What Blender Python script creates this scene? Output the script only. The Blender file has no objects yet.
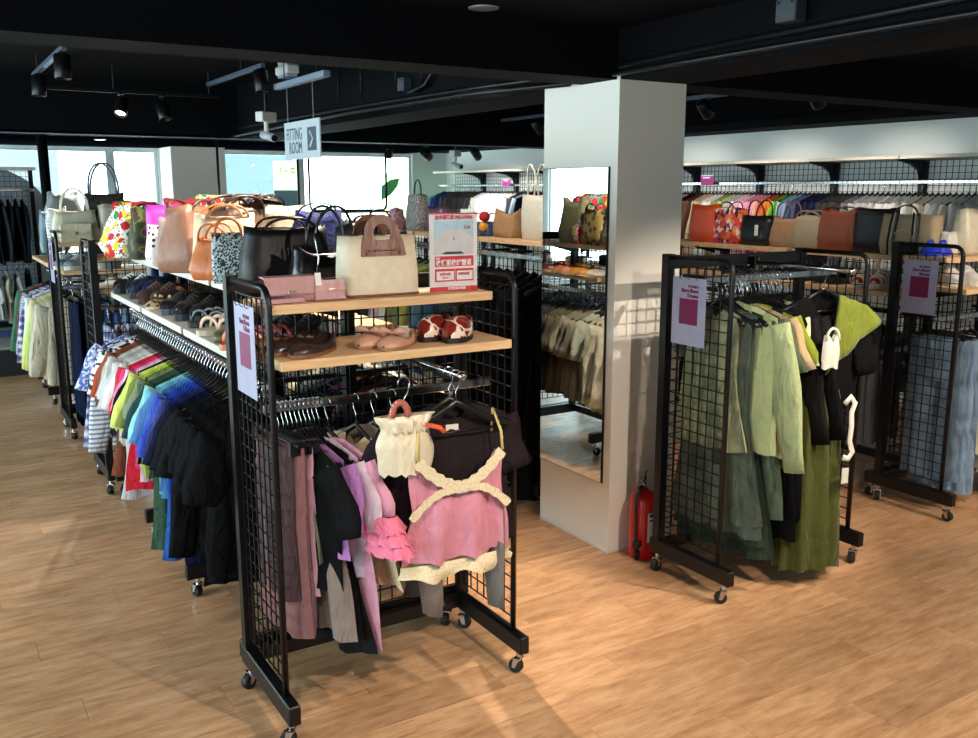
import bpy, math, random, re
from mathutils import Vector, Matrix
random.seed(7)
S = bpy.context.scene
COL = S.collection
PI = math.pi

# ------------------------------------------------------------------ camera, world, exposure
cam = bpy.data.cameras.new('camera'); cam.sensor_width = 36; cam.lens = 36*920/978; cam.clip_end = 200
co = bpy.data.objects.new('camera', cam); COL.objects.link(co)
co.location = (0, 0, 1.75)
co.rotation_euler = (PI/2 - math.atan(179/920), 0, -math.radians(31.7))
S.camera = co
S.view_settings.view_transform = 'Standard'; S.view_settings.look = 'None'
S.view_settings.exposure = 0.4; S.view_settings.gamma = 1.0
S.view_settings.use_curve_mapping = False
w = bpy.data.worlds.new('daylight'); S.world = w; w.use_nodes = True
bg = w.node_tree.nodes['Background']
bg.inputs[0].default_value = (0.84, 0.97, 1.0, 1); bg.inputs[1].default_value = 7.0

SPOT_E = 3.0      # overall factor for the ceiling spot lamps

# ------------------------------------------------------------------ materials
def lin(c):
    return tuple(((v/255)/12.92 if v/255 <= .04045 else ((v/255+.055)/1.055)**2.4) for v in c) + (1.0,)
_M = {}
def mat(rgb, rough=.6, metal=0., pat=None, rgb2=(20,20,20), scale=1., bump=0., spec=.5, sheen=0., coat=0., wr=0.):
    key = (tuple(rgb), rough, metal, pat, tuple(rgb2), scale, bump, spec, sheen, coat, wr)
    if key in _M: return _M[key]
    m = bpy.data.materials.new('material'); m.use_nodes = True
    nt = m.node_tree; N = nt.nodes; L = nt.links
    b = N['Principled BSDF']
    b.inputs['Roughness'].default_value = rough; b.inputs['Metallic'].default_value = metal
    b.inputs['Specular IOR Level'].default_value = spec
    b.inputs['Sheen Weight'].default_value = sheen
    b.inputs['Coat Weight'].default_value = coat
    c1, c2 = lin(rgb), lin(rgb2)
    tc = N.new('ShaderNodeTexCoord')
    mp = N.new('ShaderNodeMapping'); L.new(tc.outputs['Object'], mp.inputs[0])
    def ramp(src, stops, interp='CONSTANT'):
        r = N.new('ShaderNodeValToRGB'); r.color_ramp.interpolation = interp
        e = r.color_ramp.elements
        while len(e) < len(stops): e.new(.5)
        for k, (p, c) in enumerate(stops): e[k].position = p; e[k].color = c
        L.new(src, r.inputs[0]); return r.outputs[0]
    def noise(sc, detail=2.):
        n = N.new('ShaderNodeTexNoise'); n.inputs['Scale'].default_value = sc; n.inputs['Detail'].default_value = detail
        L.new(mp.outputs[0], n.inputs['Vector']); return n
    if pat is None:
        n = noise(30)
        mx = N.new('ShaderNodeMix'); mx.data_type = 'RGBA'
        mx.inputs['A'].default_value = tuple(v*.82 for v in c1[:3])+(1,); mx.inputs['B'].default_value = tuple(min(1, v*1.12) for v in c1[:3])+(1,)
        L.new(n.outputs[0], mx.inputs['Factor']); L.new(mx.outputs['Result'], b.inputs['Base Color'])
    elif pat == 'flat': b.inputs['Base Color'].default_value = c1
    elif pat in ('stripe_v', 'stripe_h'):
        wv = N.new('ShaderNodeTexWave'); wv.bands_direction = 'X' if pat == 'stripe_v' else 'Z'
        wv.inputs['Scale'].default_value = 12*scale; L.new(mp.outputs[0], wv.inputs[0])
        L.new(ramp(wv.outputs['Fac'], [(0, c1), (.6, c2)]), b.inputs['Base Color'])
    elif pat == 'zebra':
        wv = N.new('ShaderNodeTexWave'); wv.inputs['Scale'].default_value = 9*scale; wv.inputs['Distortion'].default_value = 9
        wv.inputs['Detail Scale'].default_value = 1.5; wv.bands_direction = 'DIAGONAL'; L.new(mp.outputs[0], wv.inputs[0])
        L.new(ramp(wv.outputs['Fac'], [(0, c1), (.5, c2)]), b.inputs['Base Color'])
    elif pat == 'plaid':
        a = N.new('ShaderNodeTexWave'); a.inputs['Scale'].default_value = 5*scale; a.bands_direction = 'X'; L.new(mp.outputs[0], a.inputs[0])
        d = N.new('ShaderNodeTexWave'); d.inputs['Scale'].default_value = 5*scale; d.bands_direction = 'Z'; L.new(mp.outputs[0], d.inputs[0])
        ad = N.new('ShaderNodeMath'); ad.operation = 'ADD'; L.new(a.outputs['Fac'], ad.inputs[0]); L.new(d.outputs['Fac'], ad.inputs[1])
        mu = N.new('ShaderNodeMath'); mu.operation = 'MULTIPLY'; mu.inputs[1].default_value = .5; L.new(ad.outputs[0], mu.inputs[0])
        L.new(ramp(mu.outputs[0], [(0, c1), (.62, c2)], 'LINEAR'), b.inputs['Base Color'])
    elif pat in ('dots', 'floral', 'leopard', 'camo', 'speckle', 'patch', 'marble'):
        v = N.new('ShaderNodeTexVoronoi'); L.new(mp.outputs[0], v.inputs['Vector'])
        if pat == 'dots':
            v.inputs['Scale'].default_value = 28*scale; v.inputs['Randomness'].default_value = .2
            L.new(ramp(v.outputs['Distance'], [(0, c2), (.28, c1)]), b.inputs['Base Color'])
        elif pat == 'leopard':
            v.inputs['Scale'].default_value = 30*scale
            L.new(ramp(v.outputs['Distance'], [(0, lin((120,80,40))), (.18, c2), (.42, c1)]), b.inputs['Base Color'])
        elif pat == 'speckle':
            n = noise(130*scale, 1.); L.new(ramp(n.outputs[0], [(0, c1), (.5, c2)]), b.inputs['Base Color'])
        elif pat == 'camo':
            n = noise(13*scale, 1.5)
            L.new(ramp(n.outputs[0], [(0, lin((26,24,20))), (.42, lin((50,58,30))), (.54, lin((96,108,46))), (.6, lin((66,44,36)))]), b.inputs['Base Color'])
        elif pat == 'marble':
            v.feature = 'DISTANCE_TO_EDGE'; v.inputs['Scale'].default_value = 16*scale
            L.new(ramp(v.outputs['Distance'], [(0, c2), (.035, c1)]), b.inputs['Base Color'])
        elif pat == 'patch':
            v.inputs['Scale'].default_value = 14*scale; v.distance = 'MANHATTAN'
            sp = N.new('ShaderNodeSeparateColor'); L.new(v.outputs['Color'], sp.inputs[0])
            L.new(ramp(sp.outputs[0], [(0, lin((230,70,50))), (.25, lin((245,225,215))), (.5, lin((40,30,60))), (.7, lin((240,140,60))), (.86, lin((190,60,120)))]), b.inputs['Base Color'])
        else:  # floral
            v.inputs['Scale'].default_value = 21*scale
            sp = N.new('ShaderNodeSeparateColor'); L.new(v.outputs['Color'], sp.inputs[0])
            fl = ramp(sp.outputs[0], [(0, lin((205,25,35))), (.3, lin((235,205,40))), (.55, lin((50,130,50))), (.7, lin((210,35,60))), (.85, lin((240,220,80)))])
            f = ramp(v.outputs['Distance'], [(0, (1,1,1,1)), (.52, (0,0,0,1))])
            n = noise(90, 1.); bgc = ramp(n.outputs[0], [(0, lin((30,40,40))), (.42, lin((245,245,240)))])
            mx = N.new('ShaderNodeMix'); mx.data_type = 'RGBA'; L.new(f, mx.inputs['Factor']); L.new(bgc, mx.inputs['A']); L.new(fl, mx.inputs['B'])
            L.new(mx.outputs['Result'], b.inputs['Base Color'])
    elif pat == 'denim':
        n = noise(14, 3.); L.new(ramp(n.outputs[0], [(.3, c1), (.7, c2)], 'LINEAR'), b.inputs['Base Color'])
    elif pat == 'wood':
        mp.inputs['Scale'].default_value = (2, 22, 22)
        n = noise(3, 4.); L.new(ramp(n.outputs[0], [(.3, c2), (.65, c1)], 'LINEAR'), b.inputs['Base Color'])
    if bump:
        n2 = noise(60, 3.); bp = N.new('ShaderNodeBump'); bp.inputs['Strength'].default_value = bump; bp.inputs['Distance'].default_value = .004
        L.new(n2.outputs[0], bp.inputs['Height']); L.new(bp.outputs[0], b.inputs['Normal'])
        if wr:
            m3 = N.new('ShaderNodeMapping'); m3.inputs['Scale'].default_value = (1, 1, .38); L.new(tc.outputs['Object'], m3.inputs[0])
            n3 = N.new('ShaderNodeTexNoise'); n3.inputs['Scale'].default_value = 17; n3.inputs['Detail'].default_value = 3; n3.inputs['Distortion'].default_value = .6; L.new(m3.outputs[0], n3.inputs['Vector'])
            b3 = N.new('ShaderNodeBump'); b3.inputs['Strength'].default_value = wr; b3.inputs['Distance'].default_value = .03
            L.new(n3.outputs[0], b3.inputs['Height']); L.new(b3.outputs[0], bp.inputs['Normal'])
    _M[key] = m; return m
def emit(rgb, s):
    m = bpy.data.materials.new('lamp_glow'); m.use_nodes = True; N = m.node_tree.nodes
    e = N.new('ShaderNodeEmission'); e.inputs[0].default_value = lin(rgb); e.inputs[1].default_value = s
    m.node_tree.links.new(e.outputs[0], N['Material Output'].inputs[0]); return m
def cloth(rgb, pat=None, rgb2=(20,20,20), scale=1., satin=False):
    return mat(rgb, .35 if satin else .85, 0, pat, rgb2, scale, .25, .5 if satin else (.25 if sum(rgb) > 120 else .08), 0 if satin else (.15 if sum(rgb) > 150 else 0.), wr=.9)

BLACK = mat((11,12,16), .38, .0, spec=.35)
BLACK2 = mat((9,9,12), .5, spec=.3)
CHROME = mat((200,200,205), .16, 1.)
WHITE = mat((226,226,222), .6)
WOOD = mat((226,190,148), .45, pat='wood', rgb2=(203,160,115))
LIT_PALE = mat((214,208,200), .4)  # near-white board; on the long rack it stands in for daylight on wood
CEILM = mat((9,10,15), .85, bump=.3, spec=.1)
SOFM = mat((9,10,16), 1., spec=.0)
RUBBER = mat((15,15,16), .6)

# ------------------------------------------------------------------ mesh helpers
class MB:
    def __init__(s): s.v = []; s.f = []
    def add(s, v, f):
        o = len(s.v); s.v += [tuple(p) for p in v]; s.f += [tuple(i+o for i in q) for q in f]; return s
    def box(s, x0, x1, y0, y1, z0, z1):
        return s.add([(x0,y0,z0),(x1,y0,z0),(x1,y1,z0),(x0,y1,z0),(x0,y0,z1),(x1,y0,z1),(x1,y1,z1),(x0,y1,z1)],
                     [(0,3,2,1),(4,5,6,7),(0,1,5,4),(1,2,6,5),(2,3,7,6),(3,0,4,7)])
    def bev(s, x0, x1, y0, y1, z0, z1, b):
        # box with its edges chamfered
        V = []; 
        for sx in (0,1):
            for sy in (0,1):
                for sz in (0,1):
                    X = (x0,x1)[sx]; Y = (y0,y1)[sy]; Z = (z0,z1)[sz]
                    dx = b if sx == 0 else -b; dy = b if sy == 0 else -b; dz = b if sz == 0 else -b
                    V += [(X, Y+dy, Z+dz), (X+dx, Y, Z+dz), (X+dx, Y+dy, Z)]
        i = lambda sx,sy,sz,k: (sx*4+sy*2+sz)*3+k
        F = [(i(0,0,0,0),i(0,0,1,0),i(0,1,1,0),i(0,1,0,0)), (i(1,0,0,0),i(1,1,0,0),i(1,1,1,0),i(1,0,1,0)),
             (i(0,0,0,1),i(1,0,0,1),i(1,0,1,1),i(0,0,1,1)), (i(0,1,0,1),i(0,1,1,1),i(1,1,1,1),i(1,1,0,1)),
             (i(0,0,0,2),i(0,1,0,2),i(1,1,0,2),i(1,0,0,2)), (i(0,0,1,2),i(1,0,1,2),i(1,1,1,2),i(0,1,1,2))]
        for a in (0,1):
            for c in (0,1):
                F.append((i(a,c,0,0),i(a,c,1,0),i(a,c,1,1),i(a,c,0,1)))
                F.append((i(a,0,c,0),i(a,1,c,0),i(a,1,c,2),i(a,0,c,2)))
                F.append((i(0,a,c,1),i(1,a,c,1),i(1,a,c,2),i(0,a,c,2)))
                for d in (0,1): F.append((i(a,c,d,0),i(a,c,d,1),i(a,c,d,2)))
        return s.add(V, F)
    def loft(s, rings, closed=True, cap0=True, cap1=True):
        n = len(rings[0]); V = [p for r in rings for p in r]; F = []
        for k in range(len(rings)-1):
            for i in range(n if closed else n-1):
                j = (i+1) % n; F.append((k*n+i, k*n+j, (k+1)*n+j, (k+1)*n+i))
        if cap0 and closed: F.append(tuple(range(n-1,-1,-1)))
        if cap1 and closed: F.append(tuple(range((len(rings)-1)*n, len(rings)*n)))
        return s.add(V, F)
    def tube(s, path, r, n=6, flat=1., closed=False):
        P = [Vector(p) for p in path]; rings = []; up = None; m = len(P)
        for k, p in enumerate(P):
            if closed: t = P[(k+1) % m]-P[k-1]
            else: t = P[min(k+1, m-1)]-P[max(k-1, 0)]
            t.normalize()
            if up is None:
                up = Vector((0,0,1)) if abs(t.z) < .9 else Vector((0,1,0))
            a = (up - t*up.dot(t)); a.normalize(); b = t.cross(a); up = a
            rr = r[k] if isinstance(r, (list, tuple)) else r
            rings.append([p + a*math.cos(2*PI*i/n)*rr + b*math.sin(2*PI*i/n)*rr*flat for i in range(n)])
        if closed: rings.append(rings[0]); return s.loft(rings, True, False, False)
        return s.loft(rings)
    def cyl(s, p0, p1, r, n=12): return s.tube([p0, p1], r, n)
    def lathe(s, prof, cx=0, cy=0, n=16):
        return s.loft([[(cx+r*math.cos(2*PI*i/n), cy+r*math.sin(2*PI*i/n), z) for i in range(n)] for r, z in prof])
    def prism(s, pts, y0, y1, axis='y'):
        n = len(pts)
        if axis == 'y': V = [(a,y0,c) for a,c in pts]+[(a,y1,c) for a,c in pts]
        elif axis == 'x': V = [(y0,a,c) for a,c in pts]+[(y1,a,c) for a,c in pts]
        else: V = [(a,c,y0) for a,c in pts]+[(a,c,y1) for a,c in pts]
        F = [tuple(range(n)), tuple(range(2*n-1, n-1, -1))]+[(i, i+n, (i+1) % n+n, (i+1) % n) for i in range(n)]
        return s.add(V, F)
    def mesh(s, name, m, smooth=False):
        me = bpy.data.meshes.new(name); me.from_pydata(s.v, [], s.f); me.update()
        if m: me.materials.append(m)
        if smooth: me.polygons.foreach_set('use_smooth', [True]*len(me.polygons))
        return me
    def build(s, name, m, parent=None, smooth=False):
        return link(name, s.mesh(name, m, smooth), parent)
def link(name, me, parent=None):
    o = bpy.data.objects.new(name, me); COL.objects.link(o); o.parent = parent; return o
_labels = set()
def tag(o, label, cat, group=None):
    if label in _labels and not group: print('DUPLICATE LABEL', label)
    _labels.add(label); o['label'] = label; o['category'] = cat
    if group: o['group'] = group
    return o
def thing(name, label, cat, loc=(0,0,0), rz=0., group=None, rx=0., ry=0.):
    o = bpy.data.objects.new(name, None); o.empty_display_size = .05; COL.objects.link(o)
    o.location = loc; o.rotation_euler = (rx, ry, rz); return tag(o, label, cat, group)
def struct(o): o['kind'] = 'structure'; return o
ONES = 'zeroth first second third fourth fifth sixth seventh eighth ninth tenth eleventh twelfth thirteenth fourteenth fifteenth sixteenth seventeenth eighteenth nineteenth'.split()
TENS = ['','','twenty','thirty','forty','fifty','sixty','seventy','eighty','ninety']
TENTH = ['','','twentieth','thirtieth','fortieth','fiftieth','sixtieth','seventieth','eightieth','ninetieth']
def ordinal(n): return ONES[n] if n < 20 else (TENTH[n//10] if n % 10 == 0 else TENS[n//10]+'-'+ONES[n % 10])
def text(body, size, m, parent, name='lettering', align='CENTER', loc=(0,0,0), rot=(PI/2,0,0), ext=.0006, bold=0., sx=1.):
    c = bpy.data.curves.new(name, 'FONT'); c.body = body; c.size = size; c.align_x = align; c.align_y = 'CENTER'
    c.extrude = ext; c.offset = bold; c.resolution_u = 2; c.fill_mode = 'BOTH'
    t = bpy.data.objects.new(name, c); COL.objects.link(t)
    me = bpy.data.meshes.new_from_object(t.evaluated_get(bpy.context.evaluated_depsgraph_get()))
    bpy.data.objects.remove(t); bpy.data.curves.remove(c)
    me.materials.clear(); me.materials.append(m)
    o = link(name, me, parent); o.location = loc; o.rotation_euler = rot; o.scale = (sx,1,1); return o

# ------------------------------------------------------------------ room shell
XL, XR, YF, YB, ZC = -3.2, 6.9, -2.5, 12.4, 2.72
ZB = 2.235
def floor_mat():
    m = bpy.data.materials.new('plank_vinyl'); m.use_nodes = True; N = m.node_tree.nodes; L = m.node_tree.links; b = N['Principled BSDF']
    g = N.new('ShaderNodeNewGeometry'); oi = N.new('ShaderNodeObjectInfo')
    ad = N.new('ShaderNodeMath'); ad.operation = 'ADD'; L.new(g.outputs['Random Per Island'], ad.inputs[0]); L.new(oi.outputs['Random'], ad.inputs[1])
    fr = N.new('ShaderNodeMath'); fr.operation = 'FRACT'; L.new(ad.outputs[0], fr.inputs[0])
    sc = N.new('ShaderNodeVectorMath'); sc.operation = 'SCALE'; sc.inputs[0].default_value = (37, 61, 19); L.new(fr.outputs[0], sc.inputs['Scale'])
    va = N.new('ShaderNodeVectorMath'); va.operation = 'ADD'; L.new(g.outputs['Position'], va.inputs[0]); L.new(sc.outputs[0], va.inputs[1])
    mp = N.new('ShaderNodeMapping'); mp.inputs['Scale'].default_value = (1.6, 8, 1); L.new(va.outputs[0], mp.inputs[0])
    n = N.new('ShaderNodeTexNoise'); n.inputs['Scale'].default_value = 3.2; n.inputs['Detail'].default_value = 8; n.inputs['Roughness'].default_value = .7; L.new(mp.outputs[0], n.inputs['Vector'])
    r = N.new('ShaderNodeValToRGB'); e = r.color_ramp.elements
    e[0].position = .25; e[0].color = lin((148,102,70)); e[1].position = .62; e[1].color = lin((210,166,126))
    x = e.new(.44); x.color = lin((186,140,101)); L.new(n.outputs[0], r.inputs[0])
    mp2 = N.new('ShaderNodeMapping'); mp2.inputs['Scale'].default_value = (2.4, 46, 1); L.new(va.outputs[0], mp2.inputs[0])
    n2 = N.new('ShaderNodeTexNoise'); n2.inputs['Scale'].default_value = 1.9; n2.inputs['Detail'].default_value = 5; L.new(mp2.outputs[0], n2.inputs['Vector'])
    r2 = N.new('ShaderNodeValToRGB'); r2.color_ramp.elements[0].position = .27; r2.color_ramp.elements[0].color = (.4,.33,.28,1); r2.color_ramp.elements[1].position = .36; r2.color_ramp.elements[1].color = (1,1,1,1); L.new(n2.outputs[0], r2.inputs[0])
    mx = N.new('ShaderNodeMix'); mx.data_type = 'RGBA'; mx.blend_type = 'MULTIPLY'; mx.inputs['Factor'].default_value = .8
    L.new(r.outputs[0], mx.inputs['A']); L.new(r2.outputs[0], mx.inputs['B'])
    hs = N.new('ShaderNodeHueSaturation'); vm = N.new('ShaderNodeMapRange'); vm.inputs['To Min'].default_value = .84; vm.inputs['To Max'].default_value = 1.1
    L.new(fr.outputs[0], vm.inputs[0]); L.new(vm.outputs[0], hs.inputs['Value']); L.new(mx.outputs['Result'], hs.inputs['Color'])
    L.new(hs.outputs[0], b.inputs['Base Color']); b.inputs['Roughness'].default_value = .36; b.inputs['Specular IOR Level'].default_value = .5
    bp = N.new('ShaderNodeBump'); bp.inputs['Strength'].default_value = .12; bp.inputs['Distance'].default_value = .002; L.new(n2.outputs[0], bp.inputs['Height']); L.new(bp.outputs[0], b.inputs['Normal'])
    return m
FLOORM = floor_mat()
fl = struct(MB().box(XL-.2, XR+.2, YF-.2, YB+.2, -.12, -.004).build('floor', mat((70,48,34), .7)))
PW, PL = .18, 1.22
pm = MB().box(.0006, PL-.0006, .0005, PW-.0005, -.004, 0).mesh('plank', FLOORM)
planks = []
ny = int((YB-YF)/PW)
for j in range(ny):
    off = (j*.437) % PL
    y = YF+j*PW
    x = XL-off
    while x < XR:
        planks.append((x, y)); x += PL
cy_, sy_ = math.cos(math.radians(31.7)), math.sin(math.radians(31.7))
def inview(x, y):
    X, Y = x+PL/2, y+PW/2
    d = X*sy_+Y*cy_; l = X*cy_-Y*sy_
    if d < 1.9 or abs(l) > d*.53+.7: return 99+abs(d)
    return d
planks.sort(key=lambda p: inview(*p))
rest = MB()
for k, (x, y) in enumerate(planks):
    x0, x1 = max(x, XL), min(x+PL, XR)
    if x1-x0 < .02: continue
    if k < 300:
        if x1-x0 > PL-.001: o = link('plank', pm, fl); o.location = (x, y, 0)
        else: MB().box(x0+.0006, x1-.0006, y+.0005, y+PW-.0005, -.004, 0).build('plank', FLOORM, fl)
    else: rest.box(x0+.0006, x1-.0006, y+.0005, y+PW-.0005, -.004, 0)
o = rest.build('planks', FLOORM, fl); o['kind'] = 'stuff'

WALLM = mat((224,228,226), .7, pat='flat', bump=.05)
struct(MB().box(XR, XR+.15, YF, YB, 0, 2.29).build('wall_right', WALLM))
struct(MB().box(XR-.02, XR+.15, YF, YB, 2.29, ZC).build('trim_1', CEILM))
wl = MB()
for a in ((YF,YB,0,.4), (YF,YB,2.3,ZC), (YF,-1.,.4,2.3), (12.2,YB,.4,2.3)): wl.box(XL-.15, XL, a[0], a[1], a[2], a[3])
struct(wl.build('wall_left', WALLM))
struct(MB().box(XL, XR, YF-.15, YF, 0, ZC).build('wall_front', WALLM))
# back wall with the window band left open
wb = MB()
for a in ((XL,XR,0,.95), (XL,XR,2.26,ZC), (XL,-1.4,.95,2.26), (2.72,3.42,.95,2.26), (6.33,XR,.95,2.26)):
    wb.box(a[0], a[1], YB, YB+.2, a[2], a[3])
struct(wb.build('wall_back', WALLM))
struct(MB().box(XL, XR, YF, YB, ZC, ZC+.1).build('ceiling', CEILM))
def beam(x0,x1,y0,y1,z0,z1=ZC): return struct(MB().box(x0,x1,y0,y1,z0,z1).build('beam', CEILM))
beam(XL, XR, 3.34, 3.6, ZB)                 # across, over the pillar
beam(2.74, 3.14, YF, 3.34, ZB)              # lengthwise, towards the camera
beam(2.74, 3.14, 3.6, 9.0, ZB)
beam(XL, XR, 9.0, 9.35, ZB)
struct(MB().box(XL, XR, YF, 3.34, 2.45, 2.5).build('ceiling_soffit', CEILM))
struct(MB().box(XL, 6.2, 9.35, YB, 2.27, 2.3).build('ceiling_soffit', SOFM))
struct(MB().box(6.45, XR-.02, 3.6, YB, 2.29, 2.36).build('ceiling_soffit', CEILM))
struct(MB().box(XL, XR, 9.0, 9.02, ZB-.006, ZB+.02).build('trim_painted_light', mat((120,140,160), .4)))  # pale strip paints in window light caught on the beam's lower edge
# pillars
PILM = mat((234,230,222), .6, pat='flat', bump=.04)
struct(MB().box(2.735, 3.135, 3.32, 3.9, 0, ZB+.03).build('pillar', PILM))
struct(MB().box(2.74, 3.4, 11.8, YB, 0, 2.27).build('pillar', PILM))
struct(MB().box(2.731, 2.735, 3.32, 3.9, 0, .012).box(2.731, 3.135, 3.316, 3.32, 0, .012).build('baseboard_pillar', WHITE))
# windows
GL = bpy.data.materials.new('window_glass'); GL.use_nodes = True
_n = GL.node_tree.nodes; _l = GL.node_tree.links
_t = _n.new('ShaderNodeBsdfTransparent'); _t.inputs[0].default_value = (.93,.99,1,1); _g = _n.new('ShaderNodeBsdfGlossy'); _g.inputs['Roughness'].default_value = .03
_x = _n.new('ShaderNodeMixShader'); _x.inputs[0].default_value = .06; _l.new(_t.outputs[0], _x.inputs[1]); _l.new(_g.outputs[0], _x.inputs[2]); _l.new(_x.outputs[0], _n['Material Output'].inputs[0])
FRM = mat((205,215,218), .4)
def window(name, x0, x1, mull, z0=.95, z1=2.26):
    f = MB(); t = .045
    f.box(x0,x1,YB+.03,YB+.11,z0,z0+t); f.box(x0,x1,YB+.03,YB+.11,z1-t,z1)
    f.box(x0,x0+t,YB+.03,YB+.11,z0+t,z1-t); f.box(x1-t,x1,YB+.03,YB+.11,z0+t,z1-t)
    r = struct(f.build(name, FRM))
    xs = [x0+t]+mull+[x1-t]
    for m_ in mull: MB().box(m_-.05, m_+.05, YB+.035, YB+.105, z0+t, z1-t).build('mullion', FRM, r)
    MB().box(x0+t, x1-t, YB+.05, YB+.065, 1.5, 1.512).build('safety_bar', FRM, r)
    for a, c in zip(xs[:-1], xs[1:]):
        MB().box(a+(.05 if a in mull else 0), c-(.05 if c in mull else 0), YB+.07, YB+.076, z0+t, z1-t).build('pane', GL, r)
window('window_1', -1.4, 2.72, [0., 2.15])
window('window_2', 3.42, 6.33, [4.62])
f = MB()
f.box(XL-.1,XL-.03,-1.,12.2,.4,.45); f.box(XL-.1,XL-.03,-1.,12.2,2.25,2.3)
w3 = struct(f.build('window_3', FRM))  # left window wall beyond the frame, added to bring daylight in
for k in range(7):
    y = -1.+k*2.2
    MB().box(XL-.1, XL-.03, max(-1,y-.03), min(12.2,y+.03), .45, 2.25).build('mullion', FRM, w3)
    if k < 6: MB().box(XL-.07, XL-.064, y+.03, y+2.17, .45, 2.25).build('pane', GL, w3)
a = bpy.data.lights.new('window_portal', 'AREA'); a.shape = 'RECTANGLE'; a.size = 1.9; a.size_y = 13.2; a.cycles.is_portal = True
ao = bpy.data.objects.new('window_portal', a); COL.objects.link(ao); ao.location = (XL-.12, 5.6, 1.35); ao.rotation_euler = (0, -PI/2, 0)
for (x0, x1) in ((-1.4, 2.72), (3.42, 6.33)):      # sky portals in the window openings
    a = bpy.data.lights.new('window_portal', 'AREA'); a.shape = 'RECTANGLE'; a.size = x1-x0; a.size_y = 1.31; a.cycles.is_portal = True
    ao = bpy.data.objects.new('window_portal', a); COL.objects.link(ao); ao.location = ((x0+x1)/2, YB+.15, 1.605); ao.rotation_euler = (PI/2, 0, 0)
# across the street
def facade(label, x0, x1, y, z1, c, cw):
    r = thing('street_building', label, 'building', ((x0+x1)/2, y, -4))
    wdt = x1-x0
    MB().box(-wdt/2, wdt/2, 0, 3, 0, z1+4).build('wall', mat(c, .7), r)
    k = 0; z = 1.2
    while z < z1+2.5:
        x = -wdt/2+.5
        while x < wdt/2-1.6:
            wn = MB().box(x, x+1.5, -.04, .0, z, z+1.7).build('window', mat(cw, .15), r)
            MB().box(x+.72, x+.78, -.07, -.04, z, z+1.7).build('mullion', FRM, wn)
            x += 2.2
        z += 2.9
facade('pale teal building seen through the window behind the fitting room sign', 4.9, 6.9, 19., 5, (76,92,96), (90,100,102))
facade('white building seen through the left window', -6, 3., 24., 7, (104,110,110), (86,98,100))

# mirror on the pillar
t = thing('wall_mirror', 'tall frameless mirror on the white pillar reflecting cream shirts', 'mirror', (2.735, 3.63, .345))
MB().box(-.011, -.001, -.26, .26, 0, 1.51).build('backing', BLACK2, t)
MB().box(-.0135, -.0112, -.257, .257, .003, 1.507).build('glass', mat((232,238,236), .01, 1.), t)

# ------------------------------------------------------------------ racks
def caster(parent, x, y, rz):
    c = MB().cyl((0,0,.055), (0,0,.088), .011, 8).prism([(-.012,.062),(.014,.062),(.02,.022),(.006,.022)],-.0185,-.016,'x').prism([(-.012,.062),(.014,.062),(.02,.022),(.006,.022)],.016,.0185,'x').box(-.0185,.0185,-.012,.014,.056,.062).mesh('caster', CHROME) if 'c' not in _cs else _cs['c']
    _cs['c'] = c
    wmesh = _cs.get('w') or MB().loft([[(x_, .012+r_*math.cos(2*PI*i/16), .027+r_*math.sin(2*PI*i/16)) for i in range(16)] for x_, r_ in ((-.014,.019),(-.013,.025),(-.009,.027),(.009,.027),(.013,.025),(.014,.019))]).mesh('wheel', RUBBER)
    _cs['w'] = wmesh
    o = link('caster', c, parent); o.location = (x, y, 0); o.rotation_euler = (0,0,rz)
    link('wheel', wmesh, o)
_cs = {}
def wires(mb, o, u, v, lu, lv, step=.05, r=.0021):
    """square wire grid spanned by vectors u, v (unit) of lengths lu, lv from o"""
    o, u, v = Vector(o), Vector(u), Vector(v); n = u.cross(v)
    def bar(p, d, L, s):
        a = s*r; b = n*r
        V = [p-a-b, p+a-b, p+a+b, p-a+b]; V += [q+d*L for q in V]
        mb.add(V, [(0,1,5,4),(1,2,6,5),(2,3,7,6),(3,0,4,7)])
    nu = max(1, round(lu/step)); nv = max(1, round(lv/step))
    for i in range(nu+1): bar(o+u*(lu*i/nu)+n*r, v, lv, u)
    for i in range(nv+1): bar(o+v*(lv*i/nv)-n*r, u, lu, v)
    return mb
def board(x0,x1,y0,y1,z1,parent,m=WOOD,th=.03): return MB().bev(x0,x1,y0,y1,z1-th,z1,.002).build('shelf', m, parent)
H = 1.475
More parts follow.
